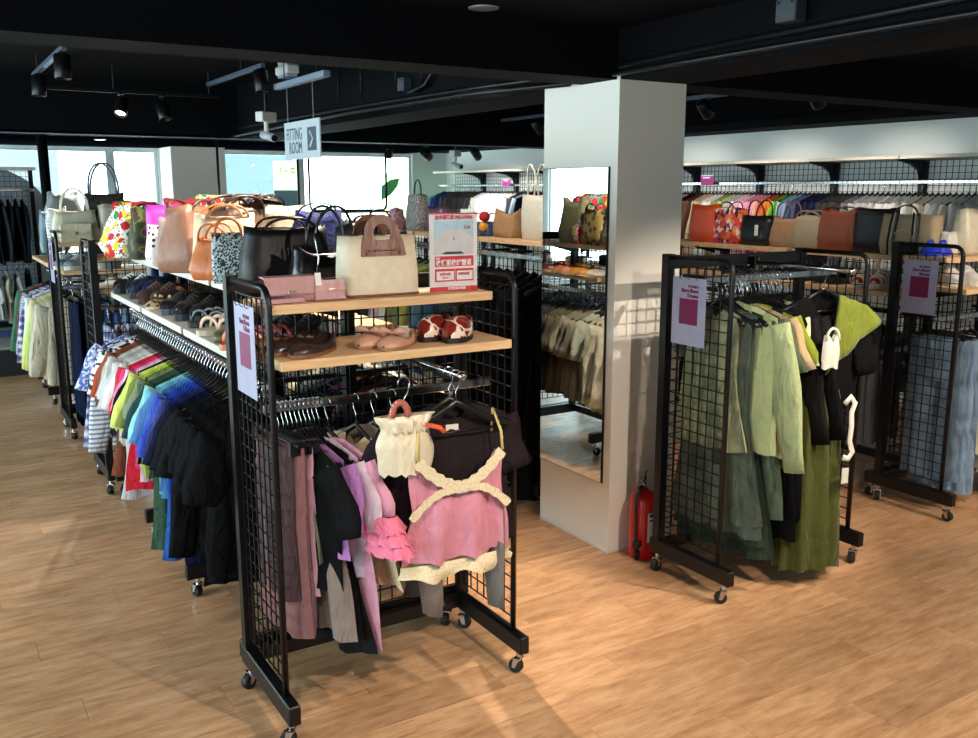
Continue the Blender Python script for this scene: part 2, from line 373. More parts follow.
def endcap(label, x0, x1, yb, s, shelves=(), rail=None, back_top=1.4, wood=WOOD, top_bar=False):
    """free-standing rack end; s=+1 faces the camera (-y), s=-1 faces away"""
    xm = (x0+x1)/2
    r = thing('clothes_rack', label, 'clothes rack', (xm, yb, 0))
    hw = (x1-x0)/2
    Y = lambda d: -s*d
    def bx(a0,a1,d0,d1,z0,z1): 
        ya, yb_ = sorted((Y(d0), Y(d1))); return MB().box(a0,a1,ya,yb_,z0,z1)
    for sx in (-1, 1):
        X = sx*hw
        ya, y2 = sorted((Y(-.04), Y(.46)))
        MB().bev(X-.02, X+.02, ya, y2, .088, .155, .004).build('foot', BLACK, r)
        caster(r, X, Y(0), random.uniform(0,6)); caster(r, X, Y(.42), random.uniform(0,6))
        bx(X-.02, X+.02, -.02, .02, .155, H).build('post', BLACK, r)
        path = [(X, Y(.02), H-.012), (X, Y(.33), H-.012)]+[(X, Y(.33+.05*math.sin(a)), H-.062+.05*math.cos(a)) for a in [PI/8*i for i in range(1,5)]]+[(X, Y(.38), .155)]
        MB().tube(path, .011, 8).build('frame_tube', BLACK, r, True)
        wires(MB(), (X, Y(.03), .2), (0,-s,0), (0,0,1), .34, H-.25).build('side_mesh', BLACK2, r)
    wires(MB(), (-hw+.02, Y(.005), .2), (1,0,0), (0,0,1), 2*hw-.04, back_top-.2).build('back_mesh', BLACK2, r)
    bx(-hw+.02, hw-.02, -.015, .015, .1, .15).build('base_bar', BLACK, r)
    bx(-hw+.02, hw-.02, -.015, .015, back_top, back_top+.05).build('top_bar', BLACK, r)
    for (z, d) in shelves:
        ya, y2 = sorted((Y(.025), Y(d)))
        board(-hw+.024, hw-.024, ya, y2, z, r, wood)
        for sx in (-1, 1):
            X = sx*(hw-.1)
            pts = [(Y(.015), z-.031), (Y(d*.8), z-.031), (Y(d*.8), z-.04), (Y(.015), z-.1)]
            MB().prism(pts, X-.004, X+.004, 'x').build('shelf_bracket', BLACK, r)
    if rail:
        z, d = rail
        MB().bev(-hw+.012, hw-.012, Y(d)-.008, Y(d)+.008, z-.015, z+.015, .003).build('rail', CHROME, r)
        for sx in (-1, 1):
            X = sx*(hw-.1)
            bx(X-.012, X+.012, .0, d-.008, z-.008, z+.008).build('rail_bracket', BLACK, r)
    return r
def gondola(label, xc, y0, y1, n, sides=(-1,1), low=1.19, top=1.385, rail=1.07, hw=.43, mats=None, low_on=True, shelf_top_d=.275):
    r = thing('clothes_rack', label, 'clothes rack', (xc, (y0+y1)/2, 0))
    L = y1-y0; hl = L/2; B = L/n
    wide = [hw+.02 if s in sides else .05 for s in (-1,1)]
    for k in range(n+1):
        y = -hl+B*k; y = min(max(y, -hl+.02), hl-.02)
        MB().bev(-wide[0], wide[1], y-.02, y+.02, .088, .155, .004).build('foot', BLACK, r)
        for s in sides: caster(r, s*(hw-.03), y, random.uniform(0,6))
        MB().box(-.02, .02, y-.02, y+.02, .155, H).build('post', BLACK, r)
    MB().box(-.012, .012, -hl+.04, hl-.04, .1, .15).build('base_bar', BLACK, r)
    for k in range(n):
        a, c = -hl+B*k+.022, -hl+B*(k+1)-.022
        wires(MB(), (0, a, .2), (0,1,0), (0,0,1), c-a, 1.22).build('spine_mesh', BLACK2, r)
        for s in sides:
            m = (mats or {}).get(s, WOOD)
            xa, xb = sorted((s*.022, s*shelf_top_d)); board(xa, xb, a, c, top, r, m)
            if low_on:
                xa, xb = sorted((s*.022, s*.4)); board(xa, xb, a, c, low, r, m)
            for yy in (a+.05, c-.05):
                MB().prism([(s*.015, top-.031), (s*.22, top-.031), (s*.22, top-.04), (s*.015, top-.09)], yy-.004, yy+.004, 'y').build('shelf_bracket', BLACK, r)
            xa, xb = sorted((s*.292, s*.308))
            MB().bev(xa, xb, a-.018, c+.018, rail-.015, rail+.015, .003).build('rail', CHROME, r)
            for yy in (a+.1, c-.1):
                xa, xb = sorted((s*.013, s*.291)); MB().box(xa, xb, yy-.012, yy+.012, rail-.008, rail+.008).build('rail_bracket', BLACK, r)
    return r

# ------------------------------------------------------------------ garments
HANG = MB().tube([(-.205,0,-.158),(-.19,0,-.15),(-.1,0,-.118),(-.03,0,-.092),(0,0,-.086),(.03,0,-.092),(.1,0,-.118),(.19,0,-.15),(.205,0,-.158)], [.009,.013,.012,.011,.012,.011,.012,.013,.009], 6, .55).tube([(-.18,0,-.16),(.18,0,-.16)], .004, 4).mesh('hanger', mat((16,16,18), .3), True)
for v_ in HANG.vertices: v_.co.z -= .022*min(1, abs(v_.co.x)/.06)
HANG_W = HANG.copy(); HANG_W.materials[0] = mat((215,200,175), .4)
_hk = [(-.0195*math.cos(a), 0, .0195*math.sin(a)) for a in [PI*i/6-.3 for i in range(0,8)]]
HOOK = MB().tube(_hk+[(.012,0,-.03),(.0,0,-.05),(0,0,-.088)], .002, 4).mesh('hook', CHROME, True)
CLIP = MB().tube([(-.17,0,-.09),(0,0,-.088),(.17,0,-.09)], .005, 6).box(-.135,-.115,-.012,.012,-.13,-.085).box(.115,.135,-.012,.012,-.13,-.085).mesh('hanger', mat((16,16,18), .3))
def lerp(a, b, t): return a+(b-a)*t
def sheet(mb, w0, w1, w2, ztop, zhem, depth, nu=10, nz=9, nf=.0, nb=.0, A=.01, k=6., ph=0., xo=0., nw=.33, slope=.0, hemw=.006):
    """two cloth layers, front and back, joined at the sides: shoulder half-width w0, waist w1, hem w2"""
    for side in (-1, 1):
        V = []; F = []
        for j in range(nz+1):
            v = j/nz
            hw = lerp(w0, w1, min(1, v/.45)) if v < .45 else lerp(w1, w2, (v-.45)/.55)
            for i in range(nu+1):
                u = -1+2*i/nu
                zt = ztop - slope*abs(u)
                n_ = nf if side < 0 else nb
                if abs(u) < nw: zt -= n_*(1-(u/nw)**2)
                z = lerp(zt, zhem+hemw*math.sin(u*k+ph), v)
                open_ = 1. if (v > 0 or abs(u) < nw or slope == 0) else .12
                y = side*open_*lerp(depth*.6, depth, min(1, v*3))*math.sqrt(max(0, 1-u*u)) + A*(v**.7)*(math.sin(u*k+ph+v*1.5)+.5*math.sin(u*k*2.3+ph*2-v*2))
                x = xo+u*hw*(1+.03*math.sin(v*9+ph+u))
                V.append((x, y, z))
        for j in range(nz):
            for i in range(nu):
                a = j*(nu+1)+i; q = (a, a+1, a+nu+2, a+nu+1); F.append(q if side < 0 else q[::-1])
        mb.add(V, F)
def sleeve(mb, sx, x0, z0, L, r0, r1, ang, ph, n=8, m=5):
    rings = []; p = Vector((sx*x0, 0, z0)); 
    for k in range(m+1):
        t = k/m; a = ang*(1-.45*t); d = Vector((sx*math.sin(a), 0, -math.cos(a))); nrm = Vector((math.cos(a), 0, sx*math.sin(a)))
        r = lerp(r0, r1, t)*(1+.08*math.sin(t*8+ph))
        wob = Vector((0, .014*math.sin(t*4+ph), 0))
        rings.append([p+wob+nrm*math.cos(2*PI*i/n)*r+Vector((0,1,0))*math.sin(2*PI*i/n)*r*.3 for i in range(n)])
        p = p+d*(L/m)
    mb.loft(rings)
KN = {'tee':'short-sleeved top', 'long':'long-sleeved shirt', 'jacket':'jacket', 'dress':'sleeveless dress', 'sdress':'short-sleeved dress', 'pants':'trousers', 'skirt':'skirt', 'jeans':'jeans', 'cami':'strap top'}
KC = {'tee':'shirt', 'long':'shirt', 'jacket':'jacket', 'dress':'dress', 'sdress':'dress', 'pants':'trousers', 'skirt':'skirt', 'jeans':'jeans', 'cami':'shirt'}
def garment(kind, m, pos, rz, label, length=.68, hw=.21, group=None, lod=0, name=None, hanger=HANG, sl=None):
    nm = name or {'tee':'short_sleeved_top','long':'long_sleeved_shirt','jacket':'jacket','dress':'dress','sdress':'dress','pants':'trousers','skirt':'skirt','jeans':'jeans','cami':'camisole'}[kind]
    r = thing(nm, label, KC[kind], pos, rz, group)
    ph = random.uniform(0, 6); mb = MB(); nu, nz = (14, 10) if lod == 0 else (6, 5)
    sc = hw/.21
    D = random.uniform(.022, .034); A = random.uniform(.009, .019)
    if kind in ('tee','sdress'):
        w2 = .23*sc if kind == 'tee' else .27*sc
        sheet(mb, .20*sc, .205*sc, w2, -.078, -.088-length, D, nu, nz, .07, .02, A, 6 if kind == 'tee' else 9, ph, slope=.07)
        for sx in (-1,1): sleeve(mb, sx, .165*sc, -.185, sl or random.uniform(.19,.25), .085, .078, random.uniform(.35,.6), ph+sx)
    elif kind in ('long','jacket'):
        sheet(mb, .205*sc, .21*sc, .225*sc, -.078, -.088-length, D*1.15, nu, nz, .06, .01, A, 7, ph, slope=.07)
        for sx in (-1,1): sleeve(mb, sx, .17*sc, -.18, sl or random.uniform(.5,.56), .085, .05, random.uniform(.22,.34), ph+sx, m=7)
    elif kind == 'dress':
        sheet(mb, .17*sc, .16*sc, .26*sc, -.1, -.1-length, D*1.1, nu+4, nz, .1, .05, A*1.4, 11, ph, slope=.04)
    elif kind == 'cami':
        sheet(mb, .155*sc, .175*sc, .2*sc, -.2, -.2-length, D, nu, nz, .07, -.01, A, 7, ph, nw=.75)
        for sx in (-1,1): mb.tube([(sx*.12,-.02,-.2),(sx*.11,0,-.12),(sx*.12,.02,-.2)], .006, 5)
    elif kind == 'skirt':
        sheet(mb, .15*sc, .2*sc, .25*sc, -.11, -.11-length, D*1.2, nu+4, nz, 0, 0, A*1.8, 13, ph)
        hanger = CLIP
    else:
        for sx in (-1,1): sheet(mb, .1*sc, .1*sc, (.1 if kind == 'jeans' else .115)*sc, -.11, -.11-length, D, max(4, nu-4), nz, 0, 0, A*.6, 5, ph+sx, xo=sx*.092*sc)
        sheet(mb, .19*sc, .192*sc, .195*sc, -.105, -.33, D*1.15, nu, 4, 0, 0, .004, 5, ph)
        hanger = CLIP
    mb.build('fabric', m, r, True)
    h = link('hanger', hanger, r)
    if hanger is HANG: h.scale.x = min(1., hw/.22)
    if lod == 0: link('hook', HOOK, h)
    else:
        link('hook', HOOK, h)
    return r
GROUPS = {'handbag':'handbags on display', 'bag':'handbags on display', 'shoe':'shoes on display', 'spotlight':'ceiling spotlights', 'downlight':'recessed downlights', 'clothes rack':'black mesh clothes racks', 'wall rack':'wall rack bays on the right wall', 'lighting track':'lighting tracks', 'pipe':'conduits on the beams', 'security camera':'security cameras'}
def run(specs, fn, phrase, jit=.08, lod=0, group=None):
    """specs: (colour word, kind, material, length[, half-width]); fn(t in 0..1) -> (position, rz)"""
    n = len(specs); group = group or 'garments on the '+re.search(r'.*(?: of| on| along| under| behind) the (.*)$', phrase).group(1)
    for i, sp in enumerate(specs):
        p, rz = fn((i+.5)/n)
        garment(sp[1], sp[2], p, rz+random.uniform(-jit, jit), '%s %s, %s %s' % (sp[0], KN[sp[1]], ordinal(i+1), phrase), sp[3]*random.uniform(.95,1.05), sp[4] if len(sp) > 4 else random.uniform(.2,.22), group, lod)

# ------------------------------------------------------------------ the racks themselves
RACK_A = endcap('front black mesh rack with two wooden shelves above pink and purple clothes', .865, 1.735, 3.02, 1, [(1.40,.275),(1.245,.40)], (1.07,.24))
gondola('long black double-sided rack with daylight-whitened shelves above the left rainbow of tops', 1.3, 3.06, 5.52, 3, mats={-1: LIT_PALE})
endcap('black mesh end rack at the far end of the rainbow rail', .83, 1.70, 5.56, -1, [(1.385,.275),(1.2,.4)], (1.07,.24))
endcap('distant black mesh rack with dark jeans and cream bags on top', .82, 1.68, 7.38, 1, [(1.385,.275),(1.2,.42)], (1.07,.24))
gondola('farthest left rack with striped and pastel sweaters on its side', 1.25, 7.42, 9.0, 2, sides=(-1,))
RACK_R = endcap('tall black mesh rack of long green and black dresses by the pillar', 2.805, 3.665, 3.04, 1, [], (1.375,.22), 1.41)
gondola('black rack of long dark clothes behind the mirror pillar', 3.22, 3.98, 6.5, 3, sides=(-1,), low_on=False, top=1.475, rail=1.38, shelf_top_d=.33)
endcap('black mesh rack at the right picture edge with blue jeans', 4.57, 5.44, 3.14, 1, [(1.40,.275),(1.245,.40)], (1.07,.24))
gondola('black rack carrying the row of handbags in front of the right wall', 5.0, 3.18, 6.5, 4, sides=(-1,))

# ------------------------------------------------------------------ clothes
c = cloth
K = lambda v=14: c((v, v, v+2))
bl = [('black','tee',K(14),.68)]*2+[('black','tee',K(16),.76)]*2+[('black','tee',K(12),.7)]*1+[('black','long',K(15),.66)]+[('black','tee',K(18),.68)]*2+[('charcoal black','tee',K(22),.66)]*2
bl += [('dark navy','tee',c((18,20,44)),.7), ('dark navy','tee',c((20,24,54)),.8), ('navy','tee',c((22,32,84)),.66), ('navy','tee',c((24,40,108)),.64), ('royal blue','tee',c((28,52,160)),.62), ('royal blue','tee',c((32,66,172)),.64), ('bright blue','sdress',c((36,92,178)),.88),
       ('steel blue','tee',c((70,116,170)),.6), ('sky blue','tee',c((98,176,206)),.62), ('pale turquoise','tee',c((140,206,200)),.6), ('dark teal','tee',c((20,52,60)),.56), ('dark green','sdress',c((52,84,64)),.95), ('forest green','tee',c((48,86,48)),.6), ('grey green','tee',c((120,132,108)),.62), ('olive green','tee',c((112,124,48)),.58),
       ('lime green','tee',c((176,198,66)),.62), ('pale yellow green','tee',c((206,216,110)),.6), ('black','tee',K(),.6), ('pale pink','tee',c((240,196,214)),.66), ('pink','tee',c((230,130,176)),.6), ('magenta pink','tee',c((214,40,110)),.62), ('red','sdress',c((196,22,44)),.8), ('white','tee',c((228,228,226)),.66), ('pale grey','sdress',c((196,194,200)),.86), ('pale grey','tee',c((206,206,204)),.62), ('light grey','tee',c((180,178,174)),.6), ('warm grey','tee',c((164,156,150)),.6), ('pale grey','tee',c((200,200,202)),.62), ('beige','tee',c((190,176,156)),.6), ('brown','tee',c((96,66,52)),.62),
       ('rust brown','sdress',c((122,62,42)),.8), ('rust orange','tee',c((170,62,26)),.5), ('black and white zebra','tee',c((230,230,228),'zebra',(20,20,30)),.62), ('white and navy zebra','tee',c((232,232,232),'zebra',(24,26,60),.8),.6), ('white and grey striped','long',c((214,216,222),'stripe_h',(120,130,160)),.7), ('navy and white printed','tee',c((220,224,232),'zebra',(36,48,110),1.4),.62), ('blue and white plaid','long',c((205,205,225),'plaid',(40,44,100)),.62), ('blue printed','tee',c((90,110,190),'speckle',(214,220,236),.5),.55)]
bl = [(a_,b_,m_,l_*.87,random.uniform(.185,.2)) for a_,b_,m_,l_ in bl]
run(bl, lambda t: ((1.0, 3.13+t*2.24, 1.07), 0.), 'from the front of the long left rainbow rail', .07)
# side of the same rack that the mirror shows
br = [('black','tee',K(),.66)]*2+[('dark grey','tee',c((60,58,58)),.66), ('white','tee',c((220,216,205)),.7), ('burgundy','tee',c((80,24,34)),.64), ('black','tee',K(),.66), ('navy','tee',c((24,30,60)),.66), ('patterned red and white','tee',c((200,190,180),'patch'),.66), ('black','tee',K(),.66), ('grey','tee',c((120,118,116)),.66), ('white','tee',c((225,222,212)),.7)]*1
br += [('cream white','tee',c((228,224,206)),.72)]*6+[('white','tee',c((226,226,218)),.7)]*4+[('cream','long',c((214,206,182)),.66)]*3+[('pale sage','tee',c((176,178,160)),.62)]*3+[('taupe','tee',c((140,132,114)),.6)]*3+[('olive brown','tee',c((92,86,68)),.6)]*3+[('dark grey','tee',c((56,54,52)),.62)]*5
run(br, lambda t: ((1.6, 3.13+t*2.33, 1.07), PI), 'from the front of the rail facing the mirror')
# front rack, hung on its rail
fr = [('dark plum','pants',c((66,44,48)),.5,.13), ('rose brown','pants',c((128,82,80)),.64,.16), ('dusty mauve','pants',c((116,84,100)),.58,.15), ('pale pink','pants',c((206,150,166)),.5,.15), ('grey green','skirt',c((110,112,98)),.36,.14), ('black','tee',K(16),.5), ('taupe','dress',c((128,112,104)),.6), ('purple','tee',c((166,110,176)),.36), ('black','dress',K(18),.66), ('charcoal black','dress',K(24),.68), ('pale lilac','tee',c((206,184,204)),.44)]
run(fr, lambda t: ((.905+t*.165, 2.78, 1.07), PI/2+.12+.2*t), 'garment from the left on the front rack', .05)
def fr1(name, kind, m, x, label, length, hw=.21, sl=None, y=2.76): return garment(kind, m, (x, y, 1.07), PI/2+.3+random.uniform(-.05,.05), label, length, hw, None, 0, name, HANG, sl)
pk = fr1('ruffled_dress', 'sdress', c((216,150,174)), 1.085, 'bright pink dress with ruffled short sleeves on the front rack', .7, .2, .17)
for sx in (-1, 1):
    for q in range(3):
        rb = MB(); n = 26; rr = []
        cx, cz = sx*(.245+.02*q), -.34-.035*q
        for kk, (rad, dz) in enumerate(((.055,.02),(.078,-.012),(.088,-.03))):
            rr.append([(cx+rad*math.cos(2*PI*i/n)*1.1, rad*math.sin(2*PI*i/n)*.6+(.006*kk)*math.sin(i*2.6), cz+dz+(.006*kk)*math.cos(i*2.4)) for i in range(n)])
        rb.loft(rr, True, False, False).build('ruffle', c((232,120,150)), pk, True)
fr1('lace_dress', 'dress', mat((222,204,166), .8, 0, 'marble', (206,184,142), 2.2, .4), 1.185, 'cream lace dress hanging between the pink dress and the camisole', .5, .2)
fr1('knit_top', 'long', c((120,100,88)), 1.25, 'brown knitted long-sleeved top behind the cream drawstring pouch', .48)
fr1('grey_dress', 'dress', c((96,88,86)), 1.32, 'dark grey hanging dress half hidden behind the pink camisole', .58)
garment('long', c((112,106,102)), (1.53, 2.72, 1.07), PI/2+.1, 'grey knitted top behind the dark tee on the front rack', .5, .19, None, 0, 'grey_knit')
# face-out arm with the dark tee, the satin camisole, the pouch
def display_arm(rack, x, y, z):
    a = MB().cyl((0,.0,.0),(0,-.52,0),.009,10).bev(-.012,.012,-.01,.03,-.03,.03,.003).build('display_arm', CHROME, rack, True); a.location = Vector((x,y,z))-rack.location
    MB().lathe([(.001,-.015),(.012,-.012),(.017,0),(.012,.012),(.001,.015)], 0, -.524, 12).build('end_knob', CHROME, a, True)
display_arm(RACK_A, 1.42, 2.985, 1.175)
o = garment('tee', c((38,30,34)), (1.41, 2.53, 1.175), -.1, 'dark plum short-sleeved tee behind the pink satin camisole', .5, .215, None, 0, None, HANG, .17)
MB().box(-.022,.022,-.026,-.023,-.185,-.165).build('neck_label', mat((220,215,205), .6), o)
o = thing('camisole', 'pink satin camisole trimmed with cream lace on the front rack', 'shirt', (1.405, 2.475, 1.175), -.06)
SAT = mat((206,134,154), .32, 0, bump=.3, sheen=.1, wr=.6); LACE = mat((222,206,174), .85, 0, 'marble', (200,178,140), 4., .5)
mb = MB(); sheet(mb, .165, .165, .2, -.27, -.6, .03, 22, 16, .1, .18, .018, 9, 1.2, nw=.8); mb.build('satin_body', SAT, o, True)
mb = MB(); sheet(mb, .2, .2, .206, -.605, -.655, .034, 30, 3, 0, 0, .014, 7, 1.2, hemw=.012); mb.build('lace_hem', LACE, o, True)
def lace_band(pts, wd, y):
    m_ = MB(); V = []; F = []
    for i, (x, z) in enumerate(pts):
        a = pts[max(i-1,0)]; b_ = pts[min(i+1,len(pts)-1)]; dx, dz = b_[0]-a[0], b_[1]-a[1]; l = math.hypot(dx,dz); nx, nz_ = -dz/l, dx/l
        ww = wd*(1+.18*math.sin(i*2.1))
        yy = y+.2*x*x
        for e, s_ in ((0,-1),(0,1)): V.append((x+s_*nx*ww/2, yy, z+s_*nz_*ww/2))
        for e, s_ in ((0,-1),(0,1)): V.append((x+s_*nx*ww/2, yy+.0025, z+s_*nz_*ww/2))
        if i: k = 4*i; F += [(k-4,k,k+1,k-3),(k-2,k-1,k+3,k+2),(k-4,k-2,k+2,k),(k-3,k+1,k+3,k-1)]
    return m_.add(V, F)
cur = lambda p, q, b_, n=14: [(lerp(p[0],q[0],i/n)+b_[0]*math.sin(PI*i/n), lerp(p[1],q[1],i/n)+b_[1]*math.sin(PI*i/n)) for i in range(n+1)]
for sx in (-1,1):
    lace_band(cur((sx*.15,-.255),(0,-.355),(0,-.018)), .036, -.040).build('lace_trim', LACE, o)
    lace_band(cur((0,-.36),(sx*.175,-.44),(0,.03)), .026, -.043).build('lace_trim', LACE, o)
    MB().tube([(sx*.15,-.035,-.25),(sx*.147,-.03,-.19),(sx*.13,-.006,-.118),(sx*.14,.02,-.2)], .005, 6).build('strap', mat((214,190,120), .6), o, True)
link('hanger', HANG, o); link('hook', HOOK, o.children[-1])
o = thing('drawstring_pouch', 'cream satin drawstring pouch bag on a hanger with a scarf handle', 'bag', (1.235, 2.50, 1.165), -.15)
SATC = mat((222,208,182), .35, 0, bump=.3, wr=.5)
mb = MB(); sheet(mb, .07, .098, .085, -.13, -.285, .04, 14, 10, 0, 0, .006, 17, .4); mb.build('body', SATC, o, True)
mb = MB(); sheet(mb, .1, .085, .072, -.1, -.15, .034, 18, 4, 0, 0, .012, 20, .4); mb.build('ruffle_top', SATC, o, True)
MB().tube([(.026*math.cos(a)-.02, -.02, -.1+.045*math.sin(a)) for a in [PI*i/10 for i in range(11)]], .011, 8).build('scarf_handle', mat((170,90,76), .6, 0, 'dots', (235,220,200), 4), o, True)
MB().tube([(.06,-.03,-.13),(.1,-.045,-.14),(.115,-.05,-.155)], .008, 6).build('cord_end', mat((216,80,40), .5), o, True)
link('hook', HOOK, o)

# the tall dress rack beside the pillar
tr = [('cream printed','dress',c((150,152,118),'denim',(96,104,80)),.62,.15), ('grey sage','dress',c((88,98,86),'denim',(64,74,64)),.9,.2), ('grey sage','dress',c((80,92,80)),.96,.2), ('dark moss','dress',c((48,58,48)),1.0,.2), ('dark green','dress',c((40,58,44)),1.16,.2), ('grey green','sdress',c((70,84,66)),.9,.2), ('beige','sdress',c((170,148,112)),.66), ('yellow green','sdress',c((120,134,30)),.74)]
run(tr, lambda t: ((2.862+t*.2, 2.80, 1.375), PI/2+.02+.3*t), 'garment from the pillar side on the dress rack', .06)
tr2 = [('black','sdress',K(13),1.05), ('black','dress',K(15),1.1), ('black','sdress',K(12),1.0), ('charcoal','long',K(24),.8), ('black','dress',K(13),1.12), ('charcoal lace','sdress',K(22),1.02), ('black','long',K(14),.72), ('black','dress',K(16),1.1)]
run(tr2, lambda t: ((3.07+t*.22, 2.81, 1.375), PI/2+.25), 'dark garment after the yellow green dress on the dress rack', .06)
o = garment('long', c((160,170,124)), (2.975, 2.76, 1.375), PI/2+.16, 'pale mint green shirt dress hanging forward on the dress rack', .64, .185, None, 0, 'shirt_dress', HANG, .62)
o = garment('tee', c((205,212,165)), (3.24, 2.74, 1.375), 1.2, 'small pale green collared top behind the black dress', .3, .15)
display_arm(RACK_R, 3.30, 2.99, 1.42)
OL = c((66,70,18))
o = thing('outfit_dress', 'black dress with lime green shawl and long olive skirt, facing out', 'dress', (3.30, 2.60, 1.42), -.25)
mb = MB(); sheet(mb, .2, .19, .21, -.088, -.62, .035, 12, 9, .13, .02, .012, 6, 2., slope=.07)
for sx in (-1,1): sleeve(mb, sx, .165, -.18, .56 if sx < 0 else .3, .08, .055, .3, 1., m=6)
mb.build('fabric', K(12), o, True)
mb = MB(); n = 40; rr = []
for j, (z, hx, hy, am) in enumerate(((-.5,.12,.04,.004), (-.62,.125,.05,.008), (-.8,.13,.06,.014), (-1.0,.138,.07,.018), (-1.2,.145,.08,.022), (-1.34,.15,.085,.024))):
    rr.append([((hx+am*math.cos(9*2*PI*i/n+.4))*math.cos(2*PI*i/n), (hy+am*math.cos(9*2*PI*i/n+.4))*math.sin(2*PI*i/n), z) for i in range(n)])
mb.loft(rr, True, True, False).build('skirt', OL, o, True)
SH = c((106,116,34))
V = []; F = []; nr, nc = 9, 9
for j in range(nr):
    for i in range(nc):
        s_, v = i/(nc-1), j/(nr-1)
        x = lerp(lerp(.05,.2,s_), lerp(.0,.30,s_)-.02, v); z = lerp(-.11-.05*s_, -.45+.22*s_, v); y = -.05-.012*math.sin(s_*14+v*2)-.02*v+.03*s_
        V.append((x, y, z))
for j in range(nr-1):
    for i in range(nc-1): a = j*nc+i; F.append((a, a+nc, a+nc+1, a+1))
b0 = len(V); V += [(x, y+.014, z) for x, y, z in V]; F += [tuple(k+b0 for k in q[::-1]) for q in F]
ed = [i for i in range(nc)]+[j*nc+nc-1 for j in range(1,nr)]+[(nr-1)*nc+i for i in range(nc-2,-1,-1)]+[j*nc for j in range(nr-2,0,-1)]
F += [(ed[k], ed[(k+1) % len(ed)], ed[(k+1) % len(ed)]+b0, ed[k]+b0) for k in range(len(ed))]
MB().add(V, F).build('shawl', SH, o, True)
link('hanger', HANG, o); link('hook', HOOK, o.children[-1])
o = thing('mini_bag', 'small white bag with black handles hanging against the black dress', 'bag', (3.24, 2.50, 1.13), -.3)
mb = MB(); sheet(mb, .035, .045, .042, .02, -.12, .022, 8, 8, .03, .03, .006, 5, 2.); mb.build('body', mat((206,200,188), .6), o, True)
MB().tube([(.03*math.cos(a), -.01, -.0+.05*math.sin(a)) for a in [PI*i/8 for i in range(9)]], .006, 6).build('handle', mat((215,210,200), .6), o, True)
o = thing('hanging_strap', 'white curved belt hanging low on the black sleeve of the outfit', 'belt', (3.36, 2.49, .72), -.2)
MB().tube([(-.01,0,.12),(.02,0,.15),(.045,0,.12),(.03,0,.08),(.035,0,.02),(.03,0,-.05),(.05,0,-.1),(.03,0,-.13),(.0,0,-.12)], .014, 8, .5).build('belt_body', mat((220,214,204), .5), o, True)
MB().box(.0,.035,-.004,.0,-.24,-.17).build('tag', mat((205,200,190), .6), o)

# clothes behind the pillar, on the side facing the aisle
er = [('black','dress',K(12),1.2), ('black','sdress',K(12),1.2), ('black','jacket',K(13),1.1), ('black','dress',K(12),1.18), ('black','sdress',K(14),1.15), ('black','jacket',K(13),1.0), ('black','dress',K(16),1.1), ('dark navy','sdress',c((16,18,34)),1.0), ('dark navy','jacket',c((18,22,40)),.9), ('navy','long',c((24,40,72)),.8), ('petrol blue','long',c((28,66,92)),.7), ('teal','long',c((30,82,84)),.7), ('slate blue','long',c((70,104,132)),.7), ('olive green','long',c((86,96,44)),.7), ('yellow olive','long',c((140,146,60)),.7), ('sage green','long',c((108,124,98)),.7), ('khaki','long',c((120,112,78)),.7), ('white','long',c((215,215,210)),.7), ('pale pink','long',c((210,180,180)),.7), ('grey','long',c((120,120,122)),.7), ('charcoal','long',c((50,50,52)),.7), ('black','long',K(),.7), ('red brown','long',c((120,50,34)),.7), ('brown','long',c((100,66,44)),.7), ('grey','long',c((130,126,120)),.7), ('white','long',c((220,218,212)),.7)]
run(er, lambda t: ((2.92, 4.02+t*2.4, 1.38), 0.), 'from the pillar on the rail behind the mirror', .06)

# right picture edge rack: jeans and tops
gj = [('washed blue','jeans',c((84,104,126),'denim',(120,140,158)),.8,.19), ('light blue','jeans',c((112,136,164),'denim',(140,162,186)),.84,.19), ('pale blue','jeans',c((130,150,176),'denim',(152,172,194)),.88,.19), ('cream','long',c((212,204,172)),.66), ('white','tee',c((222,222,216)),.76), ('bright blue','tee',c((52,92,190)),.66), ('pale grey','tee',c((190,190,186)),.7), ('yellow print','dress',c((214,196,90),'floral'),.8), ('white','long',c((224,224,220)),.7), ('navy','tee',c((30,40,70)),.7)]
run(gj, lambda t: ((4.63+t*.7, 2.90, 1.07), PI/2), 'garment from the sign side on the right edge rack', .06)
gs = [('dark grey','tee',c((70,72,78)),.66), ('mid grey','tee',c((100,102,110)),.66), ('blue grey','tee',c((126,132,144)),.66), ('grey','long',c((134,134,138)),.62), ('pale blue grey','tee',c((158,168,180)),.64), ('pale grey','tee',c((182,186,190)),.62), ('pale aqua','long',c((190,210,206)),.62), ('cream','tee',c((214,208,184)),.64), ('olive','tee',c((110,104,70)),.64), ('black','tee',K(),.64), ('black','tee',K(),.66), ('charcoal','tee',c((44,44,46)),.64), ('black','tee',K(),.64), ('grey','tee',c((96,96,96)),.64), ('black','tee',K(),.64), ('white','tee',c((214,214,210)),.64), ('black','tee',K(),.64), ('grey','tee',c((120,120,120)),.64), ('black','tee',K(),.64), ('black','tee',K(),.64)]
run(gs, lambda t: ((4.7, 3.25+t*1.5, 1.07), 0.), 'from the front of the rail under the handbag row', .06)

